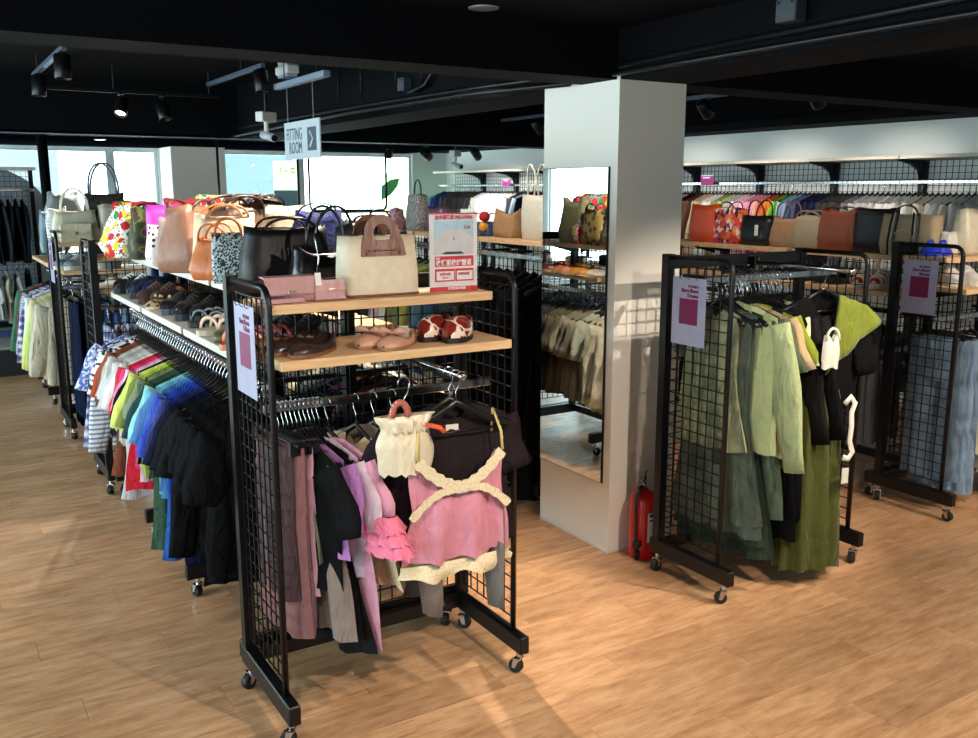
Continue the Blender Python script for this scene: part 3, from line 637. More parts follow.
# far left rack: jeans on its end, pastel sweaters on its side
dj = [('dark navy','jeans',c((16,24,52)),.9,.19), ('indigo','jeans',c((22,36,84)),.92,.19), ('dark blue','jeans',c((26,44,96)),.94,.19), ('blue','jeans',c((40,66,120)),.9,.19), ('mid blue','jeans',c((56,86,140)),.92,.19), ('light blue','jeans',c((110,140,176)),.8,.19), ('pale blue','jeans',c((134,160,186)),.84,.19)]
run(dj, lambda t: ((.88+t*.45, 7.14, 1.07), PI/2), 'pair from the left on the distant jeans rack', .06)
ds = [('oatmeal','long',c((206,194,170)),.66), ('oatmeal','long',c((190,176,150)),.68), ('pale green','long',c((176,204,110)),.66), ('pale yellow','long',c((226,216,130)),.6), ('cream','long',c((224,216,190)),.62), ('lilac grey','long',c((170,150,180)),.6), ('white','long',c((226,224,220)),.62), ('white and blue checked','long',c((225,225,228),'plaid',(60,66,110)),.6), ('navy and white striped','long',c((225,225,228),'stripe_h',(40,44,90),2.),.64), ('blue striped','long',c((200,206,220),'stripe_h',(50,60,120),2.),.62), ('dark blue','long',c((30,36,80)),.66), ('red','long',c((170,30,40)),.72), ('green','long',c((60,110,80)),.7)]
run(ds, lambda t: ((.95, 7.5+t*1.3, 1.07), 0.), 'from the front on the far left sweater rail', .06)
cj = [('plaid blue and white','long',c((190,195,215),'plaid',(50,56,110)),.6), ('white printed','tee',c((220,220,220),'speckle',(80,80,120),.6),.6), ('pale blue','tee',c((140,160,190)),.62), ('grey','tee',c((140,140,144)),.6), ('purple grey','dress',c((96,70,90)),.7), ('green and white checked','skirt',c((190,216,196),'plaid',(90,130,110)),.5), ('striped grey','pants',c((200,200,205),'stripe_v',(90,90,100)),.7)]
run(cj, lambda t: ((.89+t*.5, 5.80, 1.07), PI/2), 'from the aisle side behind the rainbow rail end', .06)

# ------------------------------------------------------------------ right wall fixture
ys = [3.68, 4.52, 5.36, 6.2, 7.04, 7.88, 8.72, 9.56, 10.4, 11.24, 12.08]
SHW = mat((216,206,188), .5)
for k in range(len(ys)-1):
    y0, y1 = ys[k], ys[k+1]; ym = (y0+y1)/2; L2 = (y1-y0)/2
    wu = thing('wall_rack', 'black mesh wall rack bay with white top shelf, %s along the right wall' % ordinal(k+1), 'wall rack', (XR, ym, 0))
    wires(MB(), (-.03, -L2+.01, 1.05), (0,1,0), (0,0,1), 2*L2-.02, .93, .05, .0022).build('wire_mesh', BLACK2, wu)
    MB().bev(-.40, -.004, -L2+.002, L2-.002, 1.985, 2.012, .002).build('shelf', SHW, wu)
    MB().box(-.06, -.004, -L2+.0, -L2+.05, .1, 1.98).build('upright', BLACK, wu)
    pts = [(-.06, 1.984), (-.36, 1.984), (-.35, 1.97), (-.2, 1.945), (-.1, 1.9), (-.06, 1.82)]
    MB().prism(pts, -L2+.01, -L2+.04, 'y').build('shelf_bracket', BLACK, wu)
    MB().bev(-.362, -.338, -L2+.001, L2-.001, 1.798, 1.822, .003).build('rail', CHROME, wu)
    MB().box(-.338, -.03, -L2+.06, -L2+.075, 1.805, 1.815).build('rail_bracket', BLACK, wu)
    MB().bev(-.362, -.338, -L2+.001, L2-.001, .99, 1.012, .003).build('rail', CHROME, wu)
w_ = lambda v: c((v, v, v-3))
near = [('white','long',w_(226),.62)]*5+[('off white','long',w_(214),.62)]*4+[('cream','long',c((216,208,188)),.62)]*2+[('white','long',w_(228),.62)]*7+[('pale grey','long',w_(196),.62)]*4
near += [('grey','long',c((120,120,122)),.64)]*2+[('charcoal','long',c((52,52,54)),.64)]*5+[('navy','long',c((28,32,60)),.64)]*4+[('steel blue','long',c((76,100,140)),.62)]*2+[('pale blue','long',c((160,184,210)),.62)]*2+[('green','tee',c((70,170,60)),.6)]*1+[('lime','tee',c((150,200,70)),.6)]*1+[('orange','tee',c((230,130,50)),.6)]*2+[('coral red','tee',c((214,80,60)),.6)]*1+[('peach','tee',c((236,180,150)),.6)]*1+[('pink','long',c((232,150,180)),.6)]*3+[('pale pink','long',c((236,196,206)),.6)]*3+[('lilac','long',c((190,170,206)),.6)]*1+[('pale green','long',c((190,206,150)),.6)]*2+[('olive','long',c((140,140,84)),.6)]*2+[('white','long',w_(222),.62)]*3+[('beige','long',c((200,176,144)),.62)]*3+[('brown','long',c((100,62,44)),.62)]*2+[('dark wine','long',c((60,24,30)),.62)]*2+[('pale grey','long',w_(190),.62)]*3+[('black','long',K(),.62)]*2+[('white','long',w_(220),.62)]*2+[('grey','long',w_(130),.62)]*3
run(near, lambda t: ((XR-.35, 3.75+t*3.5, 1.81), 0.), 'from the near end of the right wall rail', .07, 1)
far = [('navy','long',c((24,28,48)),.62)]*4+[('pale blue','long',c((170,190,214)),.62)]*1+[('dark grey','long',c((52,52,54)),.62)]*2+[('white','long',w_(228),.62)]*9+[('pale grey','long',w_(190),.62)]*2+[('charcoal','long',c((44,44,48)),.62)]*8+[('slate grey','long',c((76,82,94)),.62)]*3+[('blue','long',c((44,70,160)),.62)]*3+[('mint green','long',c((150,220,180)),.62)]*1
run(far, lambda t: ((XR-.35, 9.3+t*2.6, 1.81), 0.), 'from the pillar along the far right wall rail', .07, 1)

# ------------------------------------------------------------------ bags
def rring(w, d, z, n=24, e=.45, sl=0., ph=0., dx=0., dy=0.):
    R = []
    for i in range(n):
        a = 2*PI*i/n; ca, sa = math.cos(a), math.sin(a)
        x = w*math.copysign(abs(ca)**e, ca); y = d*math.copysign(abs(sa)**e, sa)
        k = 1+sl*math.sin(a*3+ph+z*20)+sl*.6*math.sin(a*7-ph*2+z*41)
        R.append((x*k+dx, y*k+dy, z+sl*.25*math.sin(a*2+ph)*min(1, z*8)))
    return R
def arc_handle(mb, hw, y0, z0, hh, r, n=12, flat=.6, lean=0.):
    mb.tube([(hw*math.cos(PI-PI*i/n)*(1 if 1 else 0), y0+lean*math.sin(PI*i/n), z0+hh*math.sin(PI*i/n)**.8) for i in range(n+1)], r, 6, flat)
def bag(label, loc, rz, w, h, d, m, hm=None, hh=.15, hw=None, hr=.006, taper=.9, bulge=1.06, sl=.035, dh=.0, name='tote_bag', n_h=2, cat='bag', tagm=None, lean=.02, top_sag=.0, ry=0., rx=0.):
    """soft open-top bag: flat base, bulging sides, open mouth, looped handles"""
    r = thing(name, label, cat, loc, rz, rx=rx, ry=ry); ph = random.uniform(0,6)
    prof = [(0,.94), (.02,1.0), (.25,bulge), (.55,lerp(bulge,taper,.5)), (.85,taper*1.0), (1.0,taper)]
    rings = [rring(w/2*k, d/2*(k if q < .5 else lerp(k,.55,(q-.5)*1.2)), q*h, 24, .42, sl if 0 < q else 0, ph) for q, k in prof]
    inn = [[(x*.93, y*.8, z-.004) for x, y, z in rings[-1]], [(x*.9, y*.7, z-.05*1) for x, y, z in rings[-1]]]
    if top_sag:
        for R in rings[-1:]+inn:
            for i, (x, y, z) in enumerate(R): R[i] = (x, y, z-top_sag*(1-(x/(w/2))**2))
    MB().loft(rings+inn).build('body', m, r, True)
    if hm:
        hw = hw or w*.26
        for s_ in ((-1,1) if n_h == 2 else (0,)):
            mb = MB(); arc_handle(mb, hw, s_*d*.26, h*.93, hh, hr, 14, .6, s_*lean); mb.build('handle', hm, r, True)
    if tagm: MB().box(w*.08, w*.08+.03, -d*.52-.004, -d*.52-.002, h*.35, h*.35+.07).build('price_tag', tagm, r)
    return r
TAG = mat((230,228,222), .6)
LE = lambda rgb, r=.38: mat(rgb, r, bump=.25, wr=.22)
zA = 1.401
# front rack, upper shelf
o = thing('canvas_tote', 'beige canvas tote with brown leather half-moon handles on the front rack', 'bag', (1.315, 2.85, zA), -.02)
CAN = mat((222,208,184), .85, bump=.3); BRN = LE((116,72,58), .45)
rings = [rring(.130,.062,0,28,.32), rring(.134,.066,.01,28,.32), rring(.134,.064,.08,28,.34,.004,1), rring(.132,.055,.15,28,.38,.004,2), rring(.131,.045,.2,28,.42)]
MB().loft(rings+[[(x*.97,y*.85,z-.003) for x,y,z in rings[-1]], [(x*.95,y*.8,z-.06) for x,y,z in rings[-1]]]).build('body', CAN, o, True)
MB().tube([(x,y,.006) for x,y,z in rring(.134,.066,0,28,.32)], .004, 6, 1, True).build('base_trim', BRN, o, True)
for s_, yy in ((-1,-.066),(1,.06)):
    out = [(-.08,.135),(-.074,.18)]+[(.062*math.cos(a), .212+.058*math.sin(a)) for a in [PI-PI*i/14 for i in range(15)]]+[(.074,.18),(.08,.135)]
    inn = [(-.03,.188)]*2+[(.032*math.cos(a), .206+.034*math.sin(a)) for a in [PI-PI*i/14 for i in range(15)]]+[(.03,.188)]*2
    n = len(out); V = []; F = []
    for dy in (0, .006):
        V += [(x, yy+dy+.17*(z-.12)*(-s_), z) for x, z in out]+[(x, yy+dy+.17*(z-.12)*(-s_), z) for x, z in inn]
    o2 = 2*n
    for i in range(n):
        j = (i+1) % n
        F += [(i, j, n+j, n+i), (o2+i, o2+n+i, o2+n+j, o2+j), (i, o2+i, o2+j, j), (n+i, n+j, o2+n+j, o2+n+i)]
    hp = MB().add(V, F).build('handle', BRN, o)
    if s_ < 0:
        for xx in (-.06,.06): MB().cyl((xx,yy-.004,.145),(xx,yy+.0,.145),.005,8).build('rivet', mat((170,120,90), .3, .8), hp)
        MB().box(-.068,.068,yy-.0015,yy,.1535,.155).build('seam', mat((90,54,44), .6), hp)
MAU = LE((186,142,146), .5)
o = thing('clutch_bag', 'dusty pink flap clutch with gold clasp on the front rack', 'bag', (.985, 2.80, zA), .05)
MB().bev(-.085,.085,-.022,.022,0,.078,.006).build('body', MAU, o, True)
MB().prism([(-.024,.025),(-.027,.03),(-.025,.082),(.022,.084),(.022,.08),(-.02,.077),(-.022,.028)], -.087, .087, 'x').build('flap', MAU, o)
MB().box(-.0285*1,-.026,-.012,.012,.0,.001).build('seam', MAU, o)
MB().bev(-.014,.014,-.031,-.027,.031,.039,.001).build('clasp', mat((225,205,170), .25, .9), o)
MB().tube([(.085,0,.06),(.105,-.01,.066),(.12,-.02,.06),(.11,-.03,.052)], .005, 6).build('strap', MAU, o, True)
MB().bev(-.075,.04,-.034,-.023,.001,.016,.002).build('front_pocket', MAU, o)
o = thing('card_purse', 'small dusty pink card purse with flap beside the clutch', 'purse', (1.115, 2.775, zA), .03, rx=-.18)
MB().bev(-.052,.052,-.008,.008,0.002,.062,.003).build('body', LE((182,136,142), .5), o)
MB().prism([(-.052,.03),(.052,.03),(.05,.066),(-.05,.066)], -.0115, -.0085, 'y').build('flap', LE((192,146,150), .5), o)
MB().box(-.006,.012,-.0135,-.0116,.034,.038).build('clasp', mat((225,205,170), .25, .9), o)
MB().box(-.05,-.03,-.012,-.0105,.05,.09).build('price_tag', TAG, o)
# acrylic poster stand
o = thing('poster_stand', 'red and white store opening poster in a clear acrylic stand', 'poster', (1.585, 2.80, zA), -.04, rx=-.06)
ACR = bpy.data.materials.new('acrylic'); ACR.use_nodes = True
_n = ACR.node_tree.nodes; _l = ACR.node_tree.links
_t = _n.new('ShaderNodeBsdfTransparent'); _g = _n.new('ShaderNodeBsdfGlossy'); _g.inputs['Roughness'].default_value = .05
_x = _n.new('ShaderNodeMixShader'); _x.inputs[0].default_value = .07; _l.new(_t.outputs[0], _x.inputs[1]); _l.new(_g.outputs[0], _x.inputs[2]); _l.new(_x.outputs[0], _n['Material Output'].inputs[0])
RED = mat((208,34,56), .5); MAG = mat((196,30,100), .5)
MB().box(-.1,.1,-.0045,.0,.0,.285).build('acrylic_front', ACR, o)
MB().box(-.1,.1,0,.07,.0,.003).build('acrylic_foot', ACR, o)
pp = MB().box(-.093,.093,.0005,.0015,.002,.272).build('poster', mat((236,232,234), .6), o)
o.rotation_euler.x = 0
def pt(x0,x1,z0,z1,m,nm,dy=.0): return MB().box(x0,x1,-.0003-dy,.0004-dy*0,z0,z1).build(nm, m, pp)
pt(-.093,.093,.267,.272,RED,'red_edge'); pt(-.093,.093,.002,.018,RED,'red_footer')
pt(-.076,.078,.128,.245,mat((172,206,226), .6),'photo_sky')
MB().prism([(-.076,.13),(.07,.13),(.078,.134),(.078,.185),(.03,.22),(-.03,.215),(-.066,.19),(-.076,.18)], -.0008, .0004, 'y').build('photo_building', mat((206,202,208), .6), pp)
MB().prism([(-.05,.131),(.042,.131),(.03,.139),(-.03,.139)], -.0012, .0004, 'y').build('photo_entrance', mat((40,38,42), .6), pp)
pt(-.073,.078,.088,.124,RED,'red_banner')
for (x0,x1) in ((-.073,.004),(.006,.078)):
    pt(x0,x1,.036,.08,RED,'red_box'); MB().box(x0+.006,x1-.004,-.0007,.0004,.041,.072).build('white_box', mat((236,232,234), .6), pp)
tx = lambda s,sz,m,x,z,al='CENTER',b=0.,sxx=1.: text(s, sz, m, pp, 'lettering', al, (x,-.0022,z), (PI/2,0,0), .0004, b, sxx)
WT = mat((244,240,240), .6)
tx('台中福雅店 PRE-OPEN', .0165, MAG, 0, .256, b=.0004, sxx=.9)
tx('收購服務試營運', .0225, WT, -.07, .1, 'LEFT', .0005, .88); tx('5/26', .009, WT, -.07, .117, 'LEFT', .0003)
tx('5.26', .015, MAG, .052, .222, b=.0004)
tx('收購金額', .011, RED, -.034, .061, b=.0002); tx('10%UP', .009, RED, -.034, .049, b=.0002)
tx('首購回饋', .011, RED, .038, .061, b=.0002)
tx('收購服務試營運', .010, WT, .01, .011, b=.0002)
tx('2', .012, MAG, 0, .183, b=.0003)

# daylight-whitened shelves of the long rack
Z1 = 1.386
bag('black quilted leather tote at the near end of the long rack', (1.18, 3.36, Z1), .1, .34, .23, .15, mat((7,7,8), .45, 0, 'plaid', (16,16,18), 3, .3, .3), LE((16,16,18), .3), .05, .1, .008, sl=.02)
o = bag('black leather shoulder bag with silver chain and white tag', (1.27, 3.15, Z1), .05, .30, .17, .13, LE((18,18,20), .28), LE((16,16,18), .28), .15, .075, .008, top_sag=.04, tagm=TAG, name='shoulder_bag')
for sx in (-1, 1): MB().tube([(sx*.085, -.078+.012*math.sin(q*1.2), .02+.028*q) for q in range(8)], .004, 5).build('chain', CHROME, o, True)
bag('dark backpack with orange front pocket on the long rack', (1.52, 3.42, Z1), .2, .25, .23, .14, mat((20,20,26), .6), mat((20,20,24), .6), .05, .05, .008, n_h=1, name='backpack')
bag('orange pouch half hidden behind the beige canvas tote', (1.5, 3.20, Z1), 0, .2, .14, .07, mat((214,130,30), .6, 0, 'camo', (20,20,20)), None, name='pouch', taper=.98)
bag('black boxy shoulder bag behind the beige canvas tote', (1.63, 3.5, Z1), .1, .26, .2, .12, mat((16,16,18), .5), mat((20,20,22), .4), .1, n_h=1, name='shoulder_bag')
bag('silver and black sequin pouch with tan curved handles', (1.05, 3.66, Z1), -.25, .13, .20, .05, mat((190,205,210), .4, 0, 'speckle', (30,34,40)), LE((176,94,44)), .07, .05, .008, sl=.005, taper=1., name='handbag')
bag('tan orange leather handbag with slim handles', (1.05, 3.84, Z1), -.7, .19, .17, .12, LE((188,104,54)), LE((176,92,46)), .07, .06, .007, bulge=1.12, taper=.75, name='handbag')
bag('cream fleece tote bag behind the tan handbag', (1.14, 4.0, Z1), .1, .28, .26, .12, mat((214,200,170), .95, bump=.9), LE((176,112,70)), .06, .09, .008, name='tote_bag')
bag('white knitted pouch beside the sequin handbag', (1.16, 3.58, Z1), .3, .1, .21, .07, mat((214,206,204), .9, bump=.6), None, name='pouch', taper=.8)
o = bag('large brown leather bag with hanging tassels', (1.08, 4.36, Z1), .9, .36, .29, .19, LE((150,108,90), .4), LE((96,62,48), .4), .05, .1, .011, bulge=1.12, taper=.8, sl=.05, name='leather_bag')
for q in range(5): MB().tube([(-.02+.02*q, -.1, .3),(-.03+.03*q, -.125, .22),(-.06+.035*q, -.128, .12),(-.05+.03*q, -.12, .06)], .006, 5, .4).build('tassel', LE((120,76,56)), o, True)
bag('dark brown folded leather bag lying behind the big brown bag', (1.25, 4.2, Z1), .3, .34, .3, .2, LE((92,66,54)), LE((60,40,34)), .06, .1, .012, sl=.06, taper=.6, name='leather_bag')
bag('grey suede bag sagging over the shelf edge', (1.06, 4.64, Z1), 1.1, .26, .22, .13, mat((166,150,148), .9, bump=.5), None, sl=.08, taper=.7, name='suede_bag')
bag('white polka dot pouch beside the magenta bag', (1.04, 4.79, Z1), .3, .15, .19, .08, mat((232,228,226), .7, 0, 'dots', (30,30,40), 1.2), None, taper=.8, name='pouch')
o = bag('magenta shopping bag with white lettering', (1.1, 4.99, Z1), .1, .16, .29, .1, mat((206,62,190), .5), None, taper=1., sl=.01, name='shopping_bag')
text('A', .05, WT, o, 'lettering', loc=(.0,-.056,.2))
bag('camouflage print bag with black flap beside the floral bag', (1.08, 5.20, Z1), .1, .22, .27, .15, mat((40,40,30), .7, 0, 'camo'), mat((20,20,20), .6), .04, tagm=TAG, bulge=1.1, taper=.85, name='camo_bag')
bag('round floral print bag in red, yellow and green', (1.05, 5.44, Z1), .5, .34, .29, .2, mat((240,240,235), .7, 0, 'floral', (20,20,20), 1.), mat((200,40,70), .6), .03, .07, .01, bulge=1.12, taper=.72, sl=.05, name='floral_bag')
bag('second floral print bag behind the magenta bag', (1.42, 5.1, Z1), .3, .34, .33, .18, mat((240,240,235), .7, 0, 'floral', (20,20,20), 1.05), None, bulge=1.1, taper=.7, sl=.05, name='floral_bag')
bag('pink red folded fabric bag between the floral bags', (1.30, 5.36, Z1), .1, .3, .31, .12, mat((214,60,90), .7), None, taper=.75, sl=.06, name='fabric_bag')
bag('deep blue knitted bucket bag with thin black loop handle', (1.46, 3.74, Z1), .2, .30, .27, .2, mat((32,52,140), .85, 0, 'speckle', (12,16,44), 1.2, .6), mat((14,14,18), .5), .06, .1, .006, sl=.06, taper=.6, n_h=1, name='bucket_bag')
bag('beige slouchy bag behind the quilted tote', (1.42, 4.02, Z1), .1, .32, .28, .18, mat((176,162,136), .8, bump=.4), None, sl=.07, taper=.6, name='slouchy_bag')
bag('black crumpled bag on top behind the brown bags', (1.44, 4.42, Z1), .2, .36, .31, .18, mat((24,20,20), .5, bump=.4), LE((30,22,20)), .05, sl=.08, taper=.6, name='slouchy_bag')
bag('taupe handbag with curved handle behind the brown bags', (1.45, 4.72, Z1), .2, .32, .31, .16, LE((170,150,128)), LE((110,70,54)), .05, .1, .011, sl=.03, taper=.8, name='handbag')
# far-side shelf, seen in the mirror
bag('black and white tweed bag reflected in the mirror', (1.54, 4.68, Z1), PI/2, .26, .34, .08, mat((200,200,196), .8, 0, 'speckle', (24,24,24), .7), None, sl=.03, name='tweed_bag')
bag('leopard print bag reflected in the mirror', (1.56, 4.93, Z1), PI/2, .2, .24, .1, mat((150,130,70), .7, 0, 'leopard', (28,22,14), .9), mat((20,20,20), .5), .05, sl=.04, name='leopard_bag')
bag('khaki slouchy bag reflected in the mirror', (1.54, 5.18, Z1), PI/2, .26, .3, .1, mat((128,124,92), .85, bump=.4), None, sl=.07, name='slouchy_bag')
# distant left shelves
Z2 = 1.386
bag('cream tote with two tall white handles on the distant rack', (.98, 7.20, Z2), 0, .30, .22, .12, LE((216,208,184)), LE((222,216,198)), .17, .09, .009, name='tote_bag')
o = thing('quilted_clutch', 'cream quilted flap clutch with gold clasp on the distant rack', 'bag', (.965, 7.115, Z2), 0)
mb = MB(); mb.loft([rring(.105,.03,0,20,.3), rring(.11,.036,.02,20,.3), rring(.108,.034,.11,20,.3), rring(.1,.02,.13,20,.3)]).build('body', LE((212,202,176)), o, True)
MB().prism([(-.1,.132),(.1,.132),(.095,.08),(0,.05),(-.095,.08)], -.044, -.037, 'y').build('flap', LE((220,210,186)), o)
MB().cyl((0,-.05,.066),(0,-.044,.066),.012,10).build('clasp', mat((214,180,100), .3, 1.), o)
bag('ivory soft bag at the right of the cream tote', (1.24, 7.22, Z2), .2, .22, .26, .14, LE((218,210,192)), None, sl=.03, name='soft_bag')
bag('dark patterned tote with tall grey handles on the distant rack', (1.2, 7.30, Z2), .1, .3, .34, .1, mat((64,58,60), .7, 0, 'leopard', (40,36,40), .8), mat((84,84,100), .6), .24, .1, .012, name='tote_bag')
bag('black and white dotted pouch at the left end of the distant rack', (.87, 7.28, Z2), .2, .14, .24, .08, mat((220,220,224), .7, 0, 'dots', (40,40,60), 1.5), None, sl=.05, name='pouch')
bag('light blue denim bag hanging over the distant shelf edge', (.84, 7.48, 1.30), .2, .13, .3, .08, mat((116,140,156), .8), None, sl=.06, name='denim_bag')
bag('grey hat-shaped bag on the far left rack', (.98, 7.75, Z2), .2, .3, .34, .16, mat((120,128,130), .8), None, sl=.06, taper=.7, name='soft_bag')
bag('white cotton bag on the far left rack', (.93, 7.95, Z2-.1), .2, .2, .26, .12, mat((222,222,220), .8), None, sl=.06, taper=.6, name='soft_bag')
# handbag row in front of the right wall
Z3 = 1.386
bag('orange red leather tote beside the pillar edge', (4.83, 4.86, Z3), -PI/2, .24, .26, .12, LE((226,84,40)), None, taper=.98, name='tote_bag')
bag('multicolour geometric pattern tote', (4.83, 4.62, Z3), -PI/2-.1, .27, .24, .12, mat((230,220,210), .6, 0, 'patch', (20,20,20), 2.4), mat((40,30,40), .5), .06, taper=1.05, name='patterned_tote')
bag('black leather handbag with white tag in the handbag row', (4.83, 4.36, Z3), -PI/2, .25, .19, .13, LE((18,18,22)), LE((14,14,16)), .12, .07, .007, tagm=TAG, taper=1.02, name='handbag')
bag('tan suede tote with round handles in the handbag row', (4.83, 4.12, Z3), -PI/2, .22, .19, .12, mat((160,124,94), .8, bump=.4), LE((130,90,66)), .11, .07, .007, name='tote_bag')
bag('taupe zipped shoulder bag in the handbag row', (4.82, 3.93, Z3), -PI/2, .24, .20, .12, LE((158,142,118), .55), LE((150,134,110)), .05, .09, .008, name='shoulder_bag')
bag('large cognac brown leather tote in the handbag row', (4.82, 3.71, Z3), -PI/2, .27, .26, .13, LE((122,60,34), .4), LE((40,20,14)), .02, .07, .006, taper=.95, top_sag=.03, sl=.02, name='leather_tote')
bag('black leather tote between the cognac and striped totes', (4.83, 3.47, Z3), -PI/2, .26, .26, .12, LE((18,18,26)), None, taper=1., sl=.02, name='leather_tote')
o = bag('beige canvas tote with dark striped straps in the handbag row', (4.80, 3.22, Z3), -PI/2, .33, .23, .13, mat((176,154,124), .9, bump=.4), None, taper=1.02, sl=.01, name='striped_tote')
for sx in (-1, 1):
    for dx, mm in ((-.018, mat((40,36,34), .8)), (0, mat((220,210,190), .8)), (.018, mat((40,36,34), .8))):
        MB().tube([(sx*.075+dx, -.072, .0),(sx*.075+dx, -.079, .08),(sx*.07+dx, -.072, .17),(sx*.065+dx, -.06, .24)], .009, 6, .25).build('strap_stripe', mm, o, True)
MB().tube([(.06*math.cos(2*PI*i/20), -.078, .1+.045*math.sin(2*PI*i/20)) for i in range(20)], .003, 5, 1, True).build('round_print', mat((214,200,176), .8), o)
mb = MB(); arc_handle(mb, .07, -.06, .22, .06, .009); mb.build('handle', mat((70,62,56), .8), o, True)
bag('cream leather bag at the right picture edge', (5.02, 3.02, 1.401), .1, .22, .24, .12, LE((224,214,190)), None, name='soft_bag')
bag('crumpled bright blue scarf bundle on the right edge rack', (4.70, 3.0, 1.401), .3, .16, .07, .12, mat((30,60,200), .5), None, sl=.12, taper=.7, name='scarf_bundle', cat='scarf')
bag('white leather pouch next to the blue scarf bundle', (4.86, 3.03, 1.401), .2, .13, .12, .07, LE((226,222,212)), None, sl=.02, name='pouch')
# shelf behind the pillar
o = bag('silver grey shopper with long handles on the shelf by the mirror', (2.98, 4.32, 1.476), -PI/2-.1, .26, .24, .07, mat((188,186,174), .55, bump=.8), mat((196,194,184), .5), .19, .06, .007, taper=1.02, name='shopper_bag')
bag('crumpled brown paper style bag left of the silver shopper', (2.98, 4.60, 1.476), -PI/2, .2, .15, .12, mat((150,116,80), .8, bump=.8), None, sl=.08, name='paper_bag')
bag('small blue wire basket style bag on the far shelf', (2.98, 4.86, 1.476), -PI/2, .22, .08, .12, mat((40,66,100), .5), mat((70,100,140), .4), .06, name='basket_bag')
o = thing('flower_ornament', 'small red and yellow pompon ornament on the far shelf', 'ornament', (2.92, 4.78, 1.56))
MB().lathe([(.001,-.0),(.028,.012),(.034,.035),(.02,.06),(.001,.065)], 0, 0, 12).build('pompon', mat((170,30,40), .9, bump=.8), o, True)
MB().lathe([(.001,-.06),(.025,-.05),(.03,-.025),(.02,-.002),(.001,0)], 0, .01, 12).build('pompon', mat((206,150,60), .9, bump=.8), o, True)
bag('dark purple boxy bag far behind the poster', (3.0, 5.5, 1.476), -PI/2, .22, .16, .12, LE((90,66,96)), mat((30,26,30), .5), .1, n_h=1, name='handbag')
bag('pale grey patterned bag far behind the poster', (3.0, 5.8, 1.476), -PI/2, .2, .24, .12, mat((176,176,176), .7, 0, 'speckle', (90,90,90)), mat((60,60,60), .5), .12, n_h=1, name='handbag')
bag('pink round cap bag far behind the poster', (3.0, 6.15, 1.476), -PI/2, .18, .14, .12, mat((190,130,150), .7, 0, 'marble', (230,200,210)), None, name='cap', cat='cap', taper=.6)

